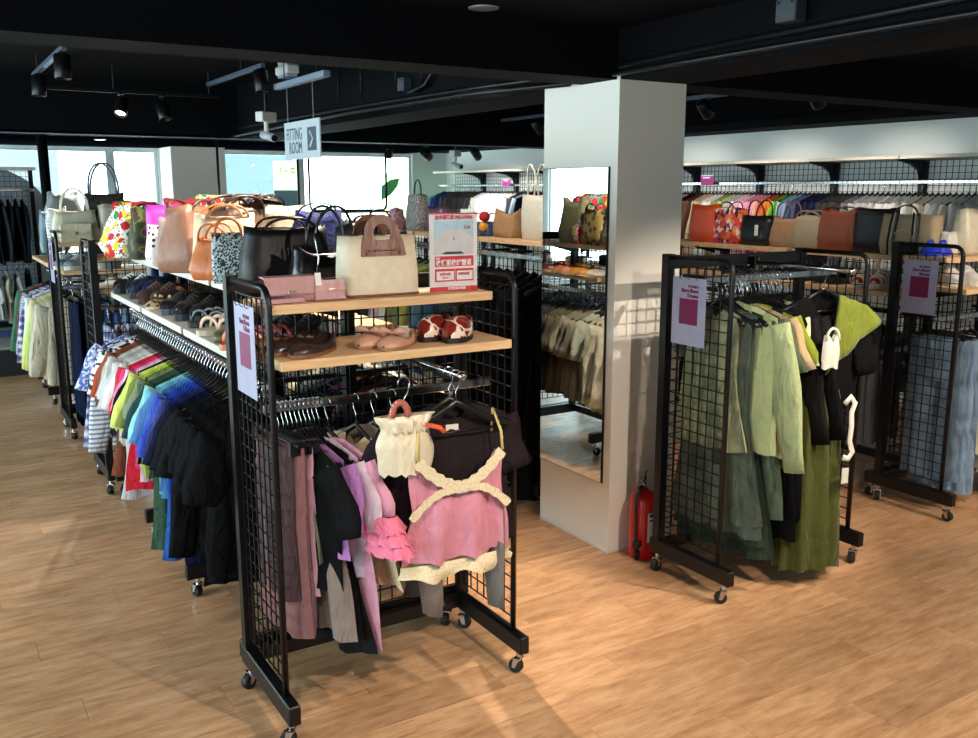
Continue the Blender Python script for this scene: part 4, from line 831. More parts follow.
# ------------------------------------------------------------------ shoes
def shoe(kind, label, loc, rz, m, sole=(40,34,30), L=.24, group=None, trim=None):
    r = thing({'flat':'flat_shoe','bow':'flat_shoe','slipon':'slip_on_shoe','sneaker':'sneaker','boot':'ankle_boot','clog':'clog','sandal':'sandal'}[kind], label, 'shoe', loc, rz, group)
    hs = {'flat':.012,'bow':.01,'slipon':.018,'sneaker':.028,'boot':.03,'clog':.03,'sandal':.022}[kind]
    W = lambda s: .5*(.062+.022*math.sin(PI*min(1,s*1.02)*.9)-.012*math.cos(s*5))*math.sqrt(max(.02, 1-(2*s-1)**6))
    N = 14; st = [i/N for i in range(N+1)]
    ol = [(s*L-L/2, W(s)) for s in st]+[(s*L-L/2, -W(s)) for s in reversed(st)]
    V = [(x,y,0) for x,y in ol]+[(x,y,hs) for x,y in ol]; n = len(ol)
    MB().add(V, [tuple(range(n-1,-1,-1)), tuple(range(n,2*n))]+[(i,(i+1) % n,(i+1) % n+n,i+n) for i in range(n)]).build('sole', mat(sole, .6), r)
    hgt = {'flat':lambda s: (.062 if s < .12 else .062-.03*min(1,(s-.12)/.2)) if s < .6 else .036-.012*(s-.6)/.4,'bow':lambda s: (.052 if s < .12 else .052-.024*min(1,(s-.12)/.2)) if s < .6 else .034-.012*(s-.6)/.4,'slipon':lambda s: .075-.02*s if s<.9 else .05,'sneaker':lambda s: .085 if s < .36 else .085-.045*min(1,(s-.36)/.35),'boot':lambda s: .085-.06*max(0,s-.45),'clog':lambda s: .078 if s < .36 else .078-.03*min(1,(s-.36)/.35),'sandal':lambda s:.03}[kind]
    op = {'flat':.66,'bow':.62,'slipon':.45,'sneaker':.42,'boot':.0,'clog':.45,'sandal':.0}[kind]
    if kind == 'sandal':
        for s0 in (.32,.5,.74):
            pth = [(s0*L-L/2, W(s0)*math.cos(a)*1.02, hs+.045*math.sin(a)) for a in [PI*i/8 for i in range(9)]]
            MB().tube(pth, .009, 6, .35).build('strap', m, r, True)
    else:
        na = 10; rings = []
        for s in st:
            ww = W(s)*1.02; h = hgt(s)*math.sqrt(max(.05, 1-max(0,(s-.8)/.2)**2*.93))*(math.sqrt(max(.2,1-((.08-s)/.08)**2*.5)) if s < .08 else 1)
            row = []
            for i in range(na+1):
                a = PI*i/na; y = ww*math.cos(a); z = hs+h*math.sin(a)**.7
                if .03 < s < op and 2 < i < na-2: z = hs+.004; y *= .75
                row.append((s*L-L/2, y, z))
            rings.append(row)
        MB().loft(rings, False).build('upper', m, r, True)
    if kind == 'boot':
        rr = [[(-.052+.046*cx*math.cos(2*PI*i/14), .036*math.sin(2*PI*i/14), z) for i in range(14)] for z, cx in ((.06,1.1),(.1,1.),(.16,.95),(.2,1.0),(.198,.9),(.12,.85))]
        MB().loft(rr, True, True, False).build('shaft', m, r, True)
        MB().tube([(-.052+.046*math.cos(2*PI*i/14), .036*math.sin(2*PI*i/14), .2) for i in range(14)], .004, 5, 1, True).build('lining', mat(trim or (30,30,30), .7), r)
    if kind in ('flat','bow','slipon') : 
        if kind != 'slipon':
            k_ = 1.7 if kind == 'bow' else 1
            mb = MB()
            for sy in (-1,1): mb.tube([(.045,0,hs+.042),(.045+.004,sy*.018*k_,hs+.05),(.045,sy*.03*k_,hs+.043)], [.004,.010*k_*.8,.005], 6, .5)
            mb.build('bow', m, r, True)
    if kind in ('sneaker','clog'):
        for q in range(3): MB().tube([(.0+.02*q,-.022,hs+.062-.008*q),(.0+.02*q,0,hs+.076-.009*q),(.0+.02*q,.022,hs+.062-.008*q)], .003, 5).build('lace', mat(trim or (225,225,220), .7), r)
    return r
def pair(kind, desc, x, y, z, rz, m, sole=(40,34,30), L=.24, gap=.09, trim=None, where=''):
    dx, dy = -math.sin(rz)*gap/2, math.cos(rz)*gap/2
    for s_, nm in ((1,'left'),(-1,'right')):
        shoe(kind, '%s, %s shoe of the pair%s' % (desc, nm, where), (x+s_*dx, y+s_*dy, z), rz+s_*.04, m, sole, L, None, trim)
zl = 1.2465
pair('flat', 'dark brown leather ballet flat on the front rack', 1.005, 2.75, zl, -2.55, LE((50,36,32), .3), (120,80,50), .235, .085)
pair('bow', 'nude pink ballet flat with bow on the front rack', 1.29, 2.73, zl, -2.5, LE((196,146,122), .5), (150,110,80), .215, .08)
shoe('sandal', 'red strappy sandal on the front rack beside the brown flats', (.97, 2.92, zl), -2.9, LE((190,30,36)), (150,110,70), .2)
pair('slipon', 'red and white leather slip-on on the front rack', 1.535, 2.76, zl, -2.4, mat((128,34,28), .25, 0, 'marble', (226,206,190), .9, coat=.3), (26,20,20), .235, .085)
MB().box(1.296,1.316,2.63,2.655,zl+.0,zl+.002).v
o = thing('price_tag', 'white price tag on the nude pink ballet flats', 'tag', (1.33, 2.685, zl+.046), -.5, rx=.7)
MB().box(-.016,.016,-.001,.001,-.03,.03).build('card', TAG, o)
zs_ = 1.1915
SB = LE((20,20,24), .3)
pair('clog', 'black platform shoe near the end of the left shoe shelf', 1.02, 5.36, zs_, PI+.55, SB, (14,14,16), .24)
pair('boot', 'navy rubber ankle boot with red lining on the shoe shelf', 1.05, 5.08, zs_, PI+.55, LE((26,38,66), .25), (20,24,40), .25, trim=(170,30,50))
pair('sneaker', 'dark brown suede shoe on the left shoe shelf', 1.04, 4.82, zs_, PI+.55, mat((66,44,40), .8), (60,40,36), .25, trim=(90,60,54))
pair('flat', 'leopard print flat on the left shoe shelf', 1.03, 4.58, zs_, PI+.55, mat((176,150,110), .6, 0, 'leopard', (30,24,20), 1.6), (200,190,170), .24)
pair('sneaker', 'black laced leather shoe with grey sole on the shoe shelf', 1.05, 4.34, zs_, PI+.55, SB, (70,84,96), .26, trim=(20,20,22))
pair('clog', 'black chunky clog on the left shoe shelf', 1.05, 4.1, zs_, PI+.55, LE((22,24,28), .3), (44,56,66), .25, trim=(24,24,26))
pair('sandal', 'black strapped platform sandal on the shoe shelf', 1.05, 3.86, zs_, PI+.55, LE((24,24,26), .35), (30,34,40), .24, trim=(30,30,32))
pair('sandal', 'beige strappy sandal on the left shoe shelf', 1.02, 3.62, zs_, PI+.55, LE((206,170,146)), (200,190,170), .23)
o = thing('olive_clutch', 'olive green snakeskin clutch lying on the shoe shelf', 'bag', (1.0, 3.43, zs_), -.3)
MB().loft([rring(.085,.05,0,20,.3), rring(.088,.053,.012,20,.3), rring(.086,.05,.03,20,.3), rring(.07,.035,.038,20,.3)]).build('body', mat((92,92,50), .4, 0, 'marble', (60,60,34), 3), o, True)
MB().box(-.03,.03,-.053,-.05,.012,.02).build('clasp', mat((180,160,90), .3, .9), o)
pair('sandal', 'coral orange sandal at the near end of the shoe shelf', 1.0, 3.24, zs_, PI+.55, LE((236,120,90)), (210,130,100), .22)
for k_, yy in enumerate((3.3, 3.6, 3.95, 4.3)):
    pair('sneaker', '%s black shoe at the back of the left shoe shelf' % ordinal(k_+1), 1.2, yy, zs_, PI+.55, SB, (20,20,22), .22, trim=(24,24,24))
# far side of the long rack (mirror)
for k_, (yy, mm, ds_) in enumerate(((4.55, LE((60,60,62)), 'grey flat'), (4.78, LE((230,225,215)), 'white flat'), (4.98, LE((196,130,50)), 'ochre flat'), (5.18, LE((206,120,80)), 'tan flat'), (5.38, LE((90,40,40)), 'burgundy flat'))):
    pair('flat', ds_+' on the shelf reflected in the mirror', 1.58, yy, zs_, .2, mm, (180,140,90), .23)
# distant left lower shelf
pair('sneaker', 'white canvas sneaker on the distant left shelf', 1.12, 7.08, 1.2015, PI*1.2, mat((226,222,212), .7), (225,225,220), .26)
pair('sneaker', 'pale grey sneaker at the left end of the distant shelf', .93, 7.1, 1.2015, PI*1.2, mat((150,160,170), .7), (225,225,220), .25)
pair('flat', 'beige flat on the shelf behind the rainbow rail end', 1.05, 5.8, 1.2015, 2.2, LE((206,190,160)), (200,190,170), .24)
pair('sneaker', 'cream sneaker on the shelf behind the rainbow rail end', 1.4, 5.8, 1.2015, 2.2, LE((214,206,190)), (220,215,200), .25)
# shoes under the handbag row
pair('sneaker', 'white sneaker with red stripes under the handbag row', 4.76, 3.42, zs_, PI+.3, mat((226,224,220), .5, 0, 'stripe_v', (170,30,40), .6), (225,222,215), .25)
for k_, (yy, mm, ds_) in enumerate(((3.7, SB, 'black flat'), (3.95, LE((90,60,50)), 'brown flat'), (4.2, LE((40,40,50)), 'dark blue flat'), (4.45, SB, 'glossy black flat'))):
    pair('flat', ds_+' on the shelf under the handbag row', 4.76, yy, zs_, PI+.2, mm, (60,50,40), .23)
pair('sneaker', 'white sneaker on the right edge rack shelf', 4.80, 2.92, zl, -2.2, mat((224,222,216), .6), (225,222,215), .25)
pair('flat', 'green flat on the right edge rack shelf', 5.1, 2.9, zl, -2.2, LE((40,150,100)), (225,222,215), .24)

# ------------------------------------------------------------------ signs on the rack ends
SIGNM = mat((166,166,196), .35); PUR = mat((122,14,78), .5)
def sign(label, x, y, z, last, wire=True):
    r = thing('sign_card', label, 'sign', (x, y, z), -PI/2)
    MB().box(-.1,.1,-.0015,.0,-.145,.145).build('card', SIGNM, r)
    MB().box(-.055,.055,-.0022,-.0015,-.055,.055).build('magenta_square', PUR, r)
    text('WOMEN', .016, PUR, r, 'lettering', 'RIGHT', (.056,-.0022,.108), bold=.0004)
    text('Short-Sleeve', .0235, PUR, r, 'lettering', 'RIGHT', (.056,-.0022,.09), bold=.0007, sx=.85)
    text(last, .0235, PUR, r, 'lettering', 'RIGHT', (.056,-.0022,.069), bold=.0007, sx=.85)
    for q in range(3): MB().tube([(-.05+.05*q, -.004+.009*math.cos(a), .15+.012*math.sin(a)) for a in [2*PI*i/10 for i in range(10)]], .0013, 4, 1, True).build('ring', BLACK2, r)
    return r
sign('white sign card with magenta square on the front rack, Short-Sleeve T-Shirts', .848, 2.83, 1.255, 'T-Shirts')
sign('white sign card with magenta square on the dress rack, Short-Sleeve Dresses', 2.773, 2.87, 1.24, 'Dresses')
sign('white sign card with magenta square on the jeans rack, Short-Sleeve Blouses', 4.553, 2.98, 1.24, 'Blouses')
sign('white sign card on the distant jeans rack, seen almost edge-on', .803, 7.2, 1.25, 'Pants')
for (yy, lb) in ((6.55,'small purple rail sign on the right wall above the brown jackets'), (10.1,'small purple rail sign on the far right wall by the pillar')):
    r = thing('rail_sign', lb, 'sign', (XR-.40, yy, 1.83), -PI/2)
    MB().box(-.085,.085,0,.004,-.03,.06).build('card', mat((150,24,120), .5), r)
    MB().box(-.06,.03,-.001,0,.03,.04).build('lettering', WT, r); MB().box(-.085,.085,-.001,0,.052,.06).build('white_edge', WT, r)
    MB().box(-.008,.008,.004,.04,-.03,.0).build('clip', BLACK, r)

# fitting room sign with its hanging bar
r = thing('hanging_sign', 'white FITTING ROOM sign with grey arrow square hanging from the ceiling', 'sign', (2.27, 6.06, 2.08), -PI/2)
MB().box(-.33,.33,-.004,.004,-.125,.125).build('board', mat((206,216,222), .5), r)
NV = mat((74,88,112), .5)
sq = MB().box(.11,.27,-.005,-.0042,-.075,.075).build('arrow_square', NV, r)
MB().tube([(.165,-.007,.05),(.215,-.007,0),(.165,-.007,-.05)], .006, 6).build('arrow', WT, sq)
text('FITTING', .115, NV, r, 'lettering', 'CENTER', (-.135,-.0055,.038), sx=.72)
text('ROOM', .115, NV, r, 'lettering', 'CENTER', (-.115,-.0055,-.052), sx=.72)
for xx in (-.26,.22): MB().cyl((xx,0,.12),(xx,0,.37),.003,5).build('wire', mat((170,170,175), .4, .5), r)
MB().bev(-.46,.47,-.025,.025,.36,.40,.004).build('hanging_bar', mat((150,166,186), .4, .3), r)
for xx in (-.3,.3): MB().cyl((xx,0,.4),(xx,0,.64),.004,6).build('rod', BLACK, r)

# fire extinguisher
r = thing('fire_extinguisher', 'red fire extinguisher with black hose standing at the pillar foot', 'fire extinguisher', (2.862, 3.215, 0), .4)
MB().lathe([(.001,.0),(.066,.0),(.068,.006),(.068,.27),(.062,.3),(.045,.325),(.022,.335),(.02,.345),(.001,.345)], 0, 0, 24).build('cylinder', mat((196,16,22), .22, coat=.4), r, True)
lb = MB(); ang = [-2.35+1.4*i/10 for i in range(11)]
lb.loft([[(.0692*math.cos(a), .0692*math.sin(a), z) for a in ang] for z in (.09,.235)], False).build('label', mat((214,212,206), .5), r, True)
for z, hgt_, mm in ((.222,.018,mat((50,50,54), .6)), (.197,.012,mat((60,66,140), .6)), (.098,.014,mat((50,56,110), .6))):
    MB().loft([[(.0698*math.cos(a), .0698*math.sin(a), z_) for a in ang[1:9]] for z_ in (z-hgt_/2, z+hgt_/2)], False).build('label_print', mm, r, True)
for q in range(9):
    MB().loft([[(.0698*math.cos(a), .0698*math.sin(a), z_) for a in ang[1:10]] for z_ in (.112+q*.008, .1145+q*.008)], False).build('label_line', mat((120,118,116), .6), r, True)
v_ = MB().lathe([(.012,.345),(.014,.35),(.014,.37),(.008,.375),(.001,.375)], 0, 0, 12).build('valve', CHROME, r, True)
MB().tube([(0,0,.37),(.03,.01,.375),(.07,.025,.395),(.09,.03,.4)], .007, 6, .5).build('upper_lever', BLACK, r, True)
MB().tube([(0,0,.355),(.04,.012,.36),(.08,.027,.37)], .006, 6, .5).build('lower_lever', BLACK, r, True)
MB().tube([(-.012,.01,.385+.0)] + [(-.012+.014*math.cos(a), .01, .385+.014*math.sin(a)) for a in [2*PI*i/10 for i in range(1,10)]], .0018, 4, 1, True).build('safety_ring', CHROME, r)
MB().tube([(-.01,0,.355),(-.045,.0,.352),(-.08,-.005,.315),(-.095,-.01,.25),(-.095,-.012,.15),(-.088,-.012,.07),(-.08,-.012,.045)], .009, 8).build('hose', RUBBER, r, True)
MB().lathe([(.008,.05),(.013,.04),(.013,.012),(.009,.006),(.001,.006)], -.08, -.012, 10).build('nozzle', BLACK, r, True)
MB().bev(-.1,-.066,-.03,.006,.07,.1,.003).build('hose_clip', BLACK, r)

# ------------------------------------------------------------------ back of the shop
struct(MB().box(-1.4, 1.9, 9.75, YB-.01, 0, .26).build('trim_3', mat((24,24,28), .6)))
struct(MB().box(-1.4, 1.9, 9.73, YB-.02, .26, .285).build('trim_4', mat((150,148,146), .5)))
r = thing('wall_rack', 'tall black rack of dark jackets on the display platform at far left', 'clothes rack', (.35, 10.75, .285))
for xx in (-.85, -.05, .72):
    MB().box(xx-.02, xx+.02, -.02, .02, 0, 1.68).build('post', BLACK, r)
for xx in (-.85, -.05): wires(MB(), (xx+.02,0,.1), (1,0,0), (0,0,1), .76, 1.55).build('wire_mesh', BLACK2, r)
MB().bev(-.88,.74,-.35,.02,1.66,1.69,.003).build('shelf', mat((190,186,180), .5), r)
MB().bev(-.86,.72,-.31,-.29,1.45,1.48,.003).build('rail', CHROME, r); MB().bev(-.86,.72,-.31,-.29,.75,.78,.003).build('rail', CHROME, r)
MB().bev(-.88,.74,-.33,-.27,.0,.06,.003).build('base', mat((50,70,110), .5), r)
for xx in (-.83,.69):
    MB().box(xx-.01,xx+.01,-.29,0,1.455,1.47).build('rail_bracket', BLACK, r); MB().box(xx-.01,xx+.01,-.29,0,.755,.77).build('rail_bracket', BLACK, r)
    MB().box(xx-.01,xx+.01,-.29,0,.0,.04).build('foot', BLACK, r)
jk = [('dark navy','jacket',c((22,26,36)),.6), ('black','jacket',K(16),.6), ('dark navy','jacket',c((26,30,42)),.6), ('charcoal','jacket',c((40,44,50)),.6)]*3
run(jk, lambda t: ((.98-t*.75, 10.45, 1.75), PI/2), 'from the black pole on the far left upper rail', .06, 1)
jl = [('black','pants',K(),.6,.16), ('grey','tee',c((150,150,146)),.55), ('cream','tee',c((206,196,170)),.55), ('white','tee',c((214,214,210)),.5), ('black','tee',K(),.55), ('grey brown','tee',c((130,120,104)),.55), ('yellow print','tee',c((220,200,90),'floral'),.5), ('black','tee',K(),.5)]
run(jl, lambda t: ((.98-t*.75, 10.45, 1.05), PI/2), 'from the black pole on the far left lower rail', .06, 1)
r = thing('support_pole', 'black round pole beside the display platform at far left', 'pole', (1.08, 9.6, 0))
MB().cyl((0,0,.285*0),(0,0,2.27),.045,16).build('shaft', BLACK, r, True); MB().cyl((0,0,0),(0,0,.012),.08,16).build('base_plate', BLACK, r)
r = thing('display_board', 'grey rounded display board standing above the far left rack', 'board', (.2, 11.3, .285))
pts = [(-1.3,0),(1.05,0),(1.05,1.3)]+[(.0+1.05*math.cos(a), 1.3+.5*math.sin(a)) for a in [PI/2*i/10 for i in range(1,11)]]+[(-1.3,1.8)]
MB().prism(pts, -.02, .02, 'y').build('panel', mat((150,156,166), .6), r)
MB().box(-1.3,1.05,-.12,-.02,0,.06).build('base', BLACK, r)
# hanging rails in front of the window
for (x0, x1, lb) in ((2.66, 3.50, 'left black hanging frame in front of the bright window'), (3.62, 4.52, 'right black hanging frame in front of the bright window')):
    r = thing('ceiling_hung_rail', lb, 'hanging frame', ((x0+x1)/2, 9.5, 1.53)); h2 = (x1-x0)/2
    path = [(-h2,0,.74),(-h2,0,.06),(-h2+.015,0,.018),(-h2+.05,0,0),(h2-.05,0,0),(h2-.015,0,.018),(h2,0,.06),(h2,0,.74)]
    MB().tube(path, .013, 8).build('frame', BLACK, r, True)
    hk = MB()
    for q in range(24): hk.tube([(-h2+.07+q*(2*h2-.14)/23,0,.013),(-h2+.07+q*(2*h2-.14)/23,0,.03)], .004, 4)
    hk.build('peg_row', BLACK, r)
    for sx in (-1,1): MB().cyl((sx*h2,0,.735),(sx*h2,0,.74),.03,10).build('ceiling_plate', BLACK, r)
# garment row and table under the window
r = thing('clothes_rack', 'far rack with a row of pastel tops under the bright window', 'clothes rack', (4.7, 11.0, 0))
for xx in (-.75,.75):
    MB().box(xx-.02,xx+.02,-.02,.02,.1,1.5).build('post', BLACK, r); MB().bev(xx-.02,xx+.02,-.3,.3,.09,.15,.004).build('foot', BLACK, r)
    for yy in (-.26,.26): caster(r, xx, yy, .3)
MB().bev(-.73,.73,-.008,.008,1.46,1.49,.003).build('rail', CHROME, r)
bk = [('dark grey','tee',c((60,62,66)),.6), ('beige','tee',c((206,190,160)),.6), ('mint','tee',c((170,206,180)),.6), ('cream','tee',c((220,212,190)),.6), ('tan','tee',c((190,160,120)),.6), ('white','tee',w_(220),.6), ('grey green','tee',c((150,160,140)),.6), ('pale blue','tee',c((170,190,206)),.6)]*3
run(bk, lambda t: ((4.0+t*1.4, 11.0, 1.475), PI/2), 'from the left on the rack under the bright window', .06, 1)
r = thing('display_table', 'black display table with bags in front of the far white wall', 'table', (5.95, 10.6, 0))
MB().bev(-.55,.55,-.3,.3,1.16,1.2,.004).build('table_top', LIT_PALE, r)
for sx in (-1,1):
    for sy in (-1,1): MB().box(sx*.5-.02,sx*.5+.02,sy*.26-.02,sy*.26+.02,0,1.16).build('leg', BLACK, r)
MB().box(-.48,.48,-.25,.25,.5,.53).build('lower_shelf', LIT_PALE, r)
bag('purple handbag on the far display table', (5.6, 10.5, 1.201), .1, .22, .2, .14, LE((110,84,130)), mat((30,30,34), .5), .14, n_h=1, name='handbag')
bag('white and blue printed pouch on the far display table', (5.88, 10.52, 1.201), .1, .18, .16, .12, mat((214,220,226), .6, 0, 'dots', (70,110,150)), None, name='pouch')
bag('pale mint bag on the far display table', (6.15, 10.5, 1.201), .1, .2, .3, .14, LE((180,206,190)), mat((60,50,40), .5), .16, n_h=1, name='handbag')
bag('dark brown bag on the far display table', (6.38, 10.6, 1.201), .1, .18, .28, .12, LE((80,60,54)), mat((40,34,30), .5), .16, n_h=1, name='handbag')
bag('lilac grey bag on the far display table', (5.75, 10.74, 1.201), .1, .24, .32, .12, LE((176,160,196)), None, name='soft_bag')
# green and yellow poster on the window
r = thing('window_poster', 'white window poster with yellow green characters behind the hanging frames', 'poster', (4.42, 12.463, 1.9))
PAPER = bpy.data.materials.new('backlit_paper'); PAPER.use_nodes = True
_n = PAPER.node_tree.nodes; _l = PAPER.node_tree.links
_t = _n.new('ShaderNodeBsdfTranslucent'); _t.inputs[0].default_value = lin((226,240,200)); _l.new(_t.outputs[0], _n['Material Output'].inputs[0])
MB().box(-.18,.18,0,.003,-.45,.24).build('sheet', PAPER, r)
MB().box(-.18,.18,-.002,0,-.45,-.15).build('blue_field', mat((130,170,190), .6), r)
text('沈×灣', .11, mat((150,196,60), .6), r, loc=(0,-.003,.1), bold=.002)
r = thing('window_poster', 'green swirl poster at the right side of the bright window', 'poster', (6.05, 12.463, 1.7))
MB().box(-.2,.2,0,.003,-.45,.3).build('sheet', PAPER, r)
MB().prism([(-.2,-.1),(-.05,-.02),(.06,.1),(.1,.22),(-.05,.2),(-.2,.1)], -.002, 0, 'y').build('green_swirl', mat((110,200,120), .6), r)

# ------------------------------------------------------------------ lamps and ceiling fittings
LAMPM = emit((255,244,228), 12)
def lamp(label, x, y, z, tx_, ty_, tz_, power=60, size=1.1, mount=None, on=True, blend=.6, col=(1,.9,.78), fit=None):
    """track spot: yoke to the mount, cylindrical head aimed at the target, and its own light"""
    r = thing('track_spotlight', label, 'spotlight', (x, y, z), fit or 0)
    d = Vector((tx_-x, ty_-y, tz_-z)).normalized()
    q = d.to_track_quat('-Z', 'Y')
    hd = bpy.data.objects.new('lamp_head', MB().lathe([(.001,.075),(.04,.075),(.05,.07),(.05,-.07),(.046,-.075),(.042,-.07),(.042,-.045),(.001,-.045)], 0, 0, 20).mesh('lamp_head', BLACK, True)); COL.objects.link(hd)
    hd.parent = r; hd.rotation_mode = 'QUATERNION'; hd.rotation_quaternion = q
    ln = MB().lathe([(.001,-.05),(.04,-.05),(.04,-.052),(.001,-.052)], 0, 0, 20).mesh('lens', LAMPM if on else mat((120,120,120), .2))
    lo = link('lens', ln, hd)
    if mount: MB().cyl((0,0,.05),(0,0,mount-z),.008,8).box(-.018,.018,-.04,.04,mount-z-.012,mount-z).build('stem', BLACK, r)
    if on and power:
        L_ = bpy.data.lights.new('spot', 'SPOT'); L_.energy = power*SPOT_E; L_.spot_size = size; L_.spot_blend = blend; L_.shadow_soft_size = .022; L_.color = col
        so = bpy.data.objects.new('spot_light', L_); COL.objects.link(so); so.parent = hd; so.location = (0,0,-.06)
    return r
def track(label, p0, p1, z, rods=()):
    cx, cy = (p0[0]+p1[0])/2, (p0[1]+p1[1])/2
    r = thing('lighting_track', label, 'lighting track', (cx, cy, z))
    if abs(p1[0]-p0[0]) > abs(p1[1]-p0[1]): h = abs(p1[0]-p0[0])/2; MB().bev(-h,h,-.018,.018,-.015,.015,.003).build('rail', BLACK, r)
    else: h = abs(p1[1]-p0[1])/2; MB().bev(-.018,.018,-h,h,-.015,.015,.003).build('rail', mat((90,104,124), .4, .3) , r)
    for (x, y, zt) in rods: MB().cyl((x-cx,y-cy,.015),(x-cx,y-cy,zt-z),.008,6).build('rod', BLACK, r)
track('left grey lighting track running away under the ceiling', (.88,6.3), (.88,7.95), 2.6, [(.88,6.5,ZC),(.88,7.7,ZC)])
track('black crosswise lighting track hung from two rods', (.95,8.0), (2.3,8.0), 2.52, [(1.45,8.0,ZC),(2.2,8.0,ZC)])
track('right grey lighting track beside the fitting room sign', (2.27-.1,6.5), (2.27-.1,7.9), 2.6, [(2.17,7.0,ZC)])
WARM = (1,.86,.70); NEUT = (1,.93,.84)
lamp('unlit black spotlight at the near end of the left track', .88, 6.45, 2.5, .8, 6.3, 0, 0, mount=2.585, on=False)
lamp('unlit black spotlight at the far end of the left track', .88, 7.7, 2.5, .7, 7.6, 0, 0, mount=2.585, on=False)
lamp('lit spotlight on the crosswise track', 1.5, 8.0, 2.4, 1.0, 7.2, 1.0, 70, 1.2, mount=2.505, col=NEUT)
lamp('unlit spotlight beside the lit one on the crosswise track', 1.82, 8.0, 2.38, 2.1, 7.2, .5, 0, mount=2.505, on=False)
lamp('unlit black spotlight at the near end of the right track', 2.17, 6.55, 2.5, 2.3, 6.3, 0, 0, mount=2.585, on=False)
lamp('small lit spotlight in front of the bright window', 4.75, 9.9, 2.19, 5.2, 10.8, 1.0, 40, 1.2, mount=2.27, col=NEUT)
lamp('black spotlight left of the far security camera', 5.35, 10.1, 2.17, 6.5, 10.6, 1.4, 16, 1.2, mount=2.27, col=NEUT)
lamp('black spotlight right of the far security camera', 5.75, 9.6, 2.17, 6.7, 10.2, 1.4, 16, 1.2, mount=2.27, col=NEUT)
# right hall, in front of the wall
track('grey lighting track on the right behind the cross beam', (5.6,4.2), (5.6,8.8), 2.5, [(5.6,5.,ZC),(5.6,8.,ZC)])
for k_, (yy, nm) in enumerate(((4.6,'nearest'),(5.7,'second'),(6.9,'third'),(8.1,'farthest'))):
    lamp('%s spotlight on the right wall track' % nm, 5.6, yy, 2.4, 6.62, yy+.1, 1.4, 11, 1.5, mount=2.485, col=NEUT)
# unseen soffit spots added for brightness; the right-aisle one fits the pillar shadow
for nm, x, y, tgt, p, sz in (('over the right aisle', 3.55, 1.45, (3.2,3.0,.7), 40, .95),
                             ('added and aimed at the front rack', 1.75, .7, (1.35,2.8,.8), 34, .95),
                             ('added and aimed at the jeans rack', 4.7, 1.2, (4.9,2.9,.8), 34, 1.0),
                             ('added over the open floor', 2.3, .9, (2.7,2.3,.0), 34, 1.6),
                             ('added over the right front floor', 4.1, .6, (3.9,2.0,.0), 34, 1.6),
                             ('added over the front left floor', .2, 1.2, (.4,2.8,.0), 16, 1.5)):
    lamp('ceiling spotlight '+nm, x, y, 2.33, *tgt, p, sz, mount=2.45, col=WARM)
for nm, x, y, tgt, p, sz in (('behind the beam over the middle aisle', 1.95, 3.85, (1.2,3.3,.8), 60, 1.6),
                             ('behind the beam above the long rack', 1.75, 4.0, (.95,4.9,.6), 45, 1.5),
                             ('behind the beam over the left aisle', -.2, 3.9, (.8,4.6,.8), 12, 1.4),
                             ('behind the beam facing the pillar', 2.2, 4.05, (2.95,4.9,1.2), 22, 1.3),
                             ('behind the beam above the handbag row', 4.05, 3.9, (4.8,4.2,1.3), 11, 1.3)):
    lamp('ceiling spotlight '+nm, x, y, 2.55, *tgt, p, sz, mount=ZC, col=WARM)  # spots added for brightness and floor shadows, hidden behind the cross beam
lamp('shiny unlit spotlight at the top right corner', 3.05+.3, 1.95, 2.3, 3.1, 1.5, 1.4, 0, mount=2.45, on=False)
def downlight(label, x, y, z, m):
    r = thing('downlight', label, 'downlight', (x, y, z))
    MB().lathe([(.045,-.002),(.06,-.004),(.062,0),(.045,0)], 0, 0, 24).build('rim', mat((190,200,210), .3, .6), r, True)
    MB().lathe([(.001,-.003),(.044,-.003),(.044,-.001),(.001,-.001)], 0, 0, 24).build('lens', m, r)
DIML = mat((150,160,170), .3)
downlight('recessed downlight above the front rack, at the top centre', 1.98, 3.245, 2.45, DIML)
downlight('small lit downlight near the far left window', 1.75, 10.6, 2.27, emit((255,250,240), 6))
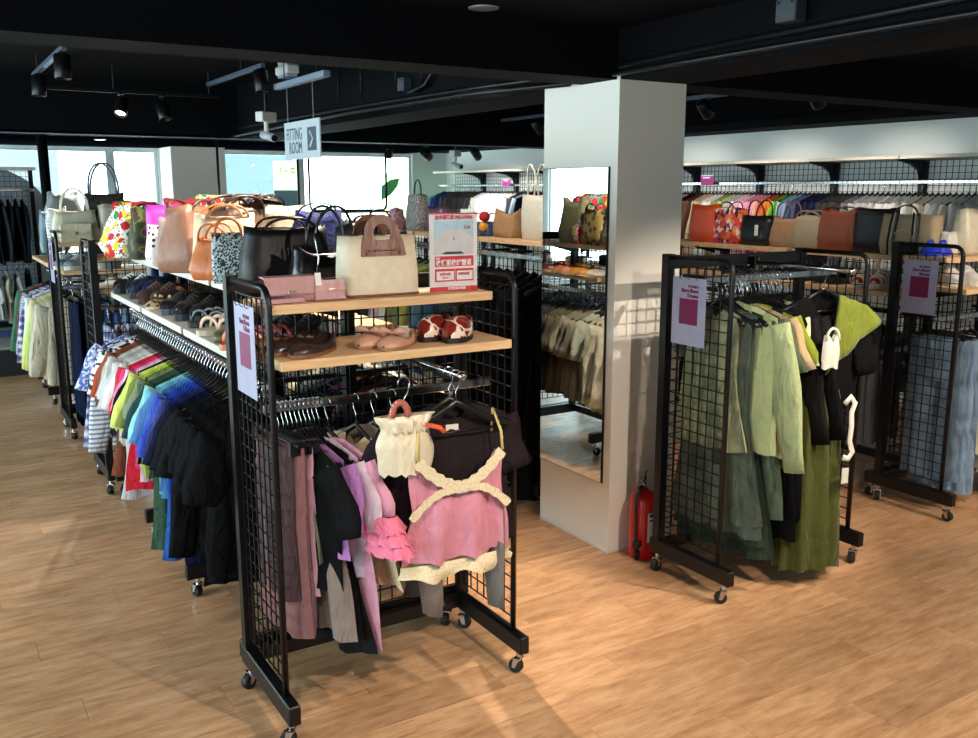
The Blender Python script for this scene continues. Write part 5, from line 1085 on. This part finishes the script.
# ceiling fittings
r = thing('emergency_light', 'white emergency light above the fitting room sign', 'emergency light', (2.38, 6.6, 2.6))
MB().bev(-.05,.05,-.12,.12,-.04,.02,.01).build('housing', WHITE, r); MB().bev(-.04,.04,-.1,.1,-.06,-.04,.005).build('lens', mat((170,186,214), .2), r); MB().box(-.04,.04,-.08,.08,.02,.12).build('mount', WHITE, r)
def cctv(label, x, y, z, zt, rz):
    r = thing('security_camera', label, 'security camera', (x, y, z), rz)
    MB().bev(-.07,.07,-.04,.04,.0,.07,.006).build('bracket_box', WHITE, r); MB().cyl((0,0,-.07),(0,0,0),.018,10).build('neck', WHITE, r, True)
    MB().cyl((.0,.04,-.09),(-.03,-.11,-.12),.03,14).build('camera_body', mat((190,196,204), .4), r, True)
    MB().cyl((-.03,-.11,-.12),(-.032,-.118,-.1216),.024,14).build('lens', BLACK2, r)
    MB().cyl((0,0,.07),(0,0,zt-z),.012,8).build('stem', BLACK, r)
cctv('white security camera left of the fitting room sign', 2.27, 6.78, 2.24, ZC, .4)
cctv('white security camera above the far display table', 5.55, 9.75, 2.14, 2.27, .4)
def pipe(label, path, rad=.014, m=BLACK, nm='conduit'):
    p0 = Vector(path[0]); r = thing(nm, label, 'pipe', p0)
    MB().tube([Vector(p)-p0 for p in path], rad, 8).build('tube', m, r, True)
    MB().box(-.02,.02,-.02,.02,-.02,.02).build('end_clamp', m, r)
pipe('long black conduit along the side of the lengthwise beam', [(2.71,8.9,2.33),(2.71,6,2.32),(2.70,4.5,2.3),(2.70,3.62,2.28)])
pipe('second black conduit along the lengthwise beam', [(2.66,8.9,2.25),(2.66,6.2,2.28),(2.67,4.6,2.27),(2.68,3.62,2.24)])
pipe('black conduit on the near lengthwise beam', [(2.71,.2,2.31),(2.71,1.6,2.31),(2.71,3.32,2.29)])
pipe('lower black conduit on the near lengthwise beam', [(2.72,.2,2.26),(2.72,1.8,2.262),(2.70,2.8,2.255),(2.68,3.3,2.25)], .012)
pipe('vertical conduit dropping to the lengthwise beam', [(2.71,5.0,ZC),(2.71,5.0,2.45),(2.70,5.1,2.37),(2.69,5.3,2.34)], .014)
for k_, yy in enumerate((5.2, 5.55, 6.1, 6.5)):
    pipe('thin vertical wire on the lengthwise beam, %s from the pillar' % ordinal(k_+1), [(2.725,yy,ZC),(2.725,yy,2.36)], .005)
for (x, y, z, lb) in ((2.71,5.4,2.40,'grey junction box on the beam left of the pillar'), (2.70,2.35,2.37,'dark junction box on the beam at the upper right')):
    r = thing('junction_box', lb, 'junction box', (x, y, z)); MB().bev(-.03,.03,-.045,.045,-.04,.04,.004).build('housing', mat((60,66,76), .5), r)
    for sx in (-1,1): MB().cyl((-.031,sx*.03,.025),(-.034,sx*.03,.025),.006,8).build('screw', CHROME, r)

for o in COL.objects:
    if o.parent is None and 'category' in o and 'group' not in o and o['category'] in GROUPS: o['group'] = GROUPS[o['category']]
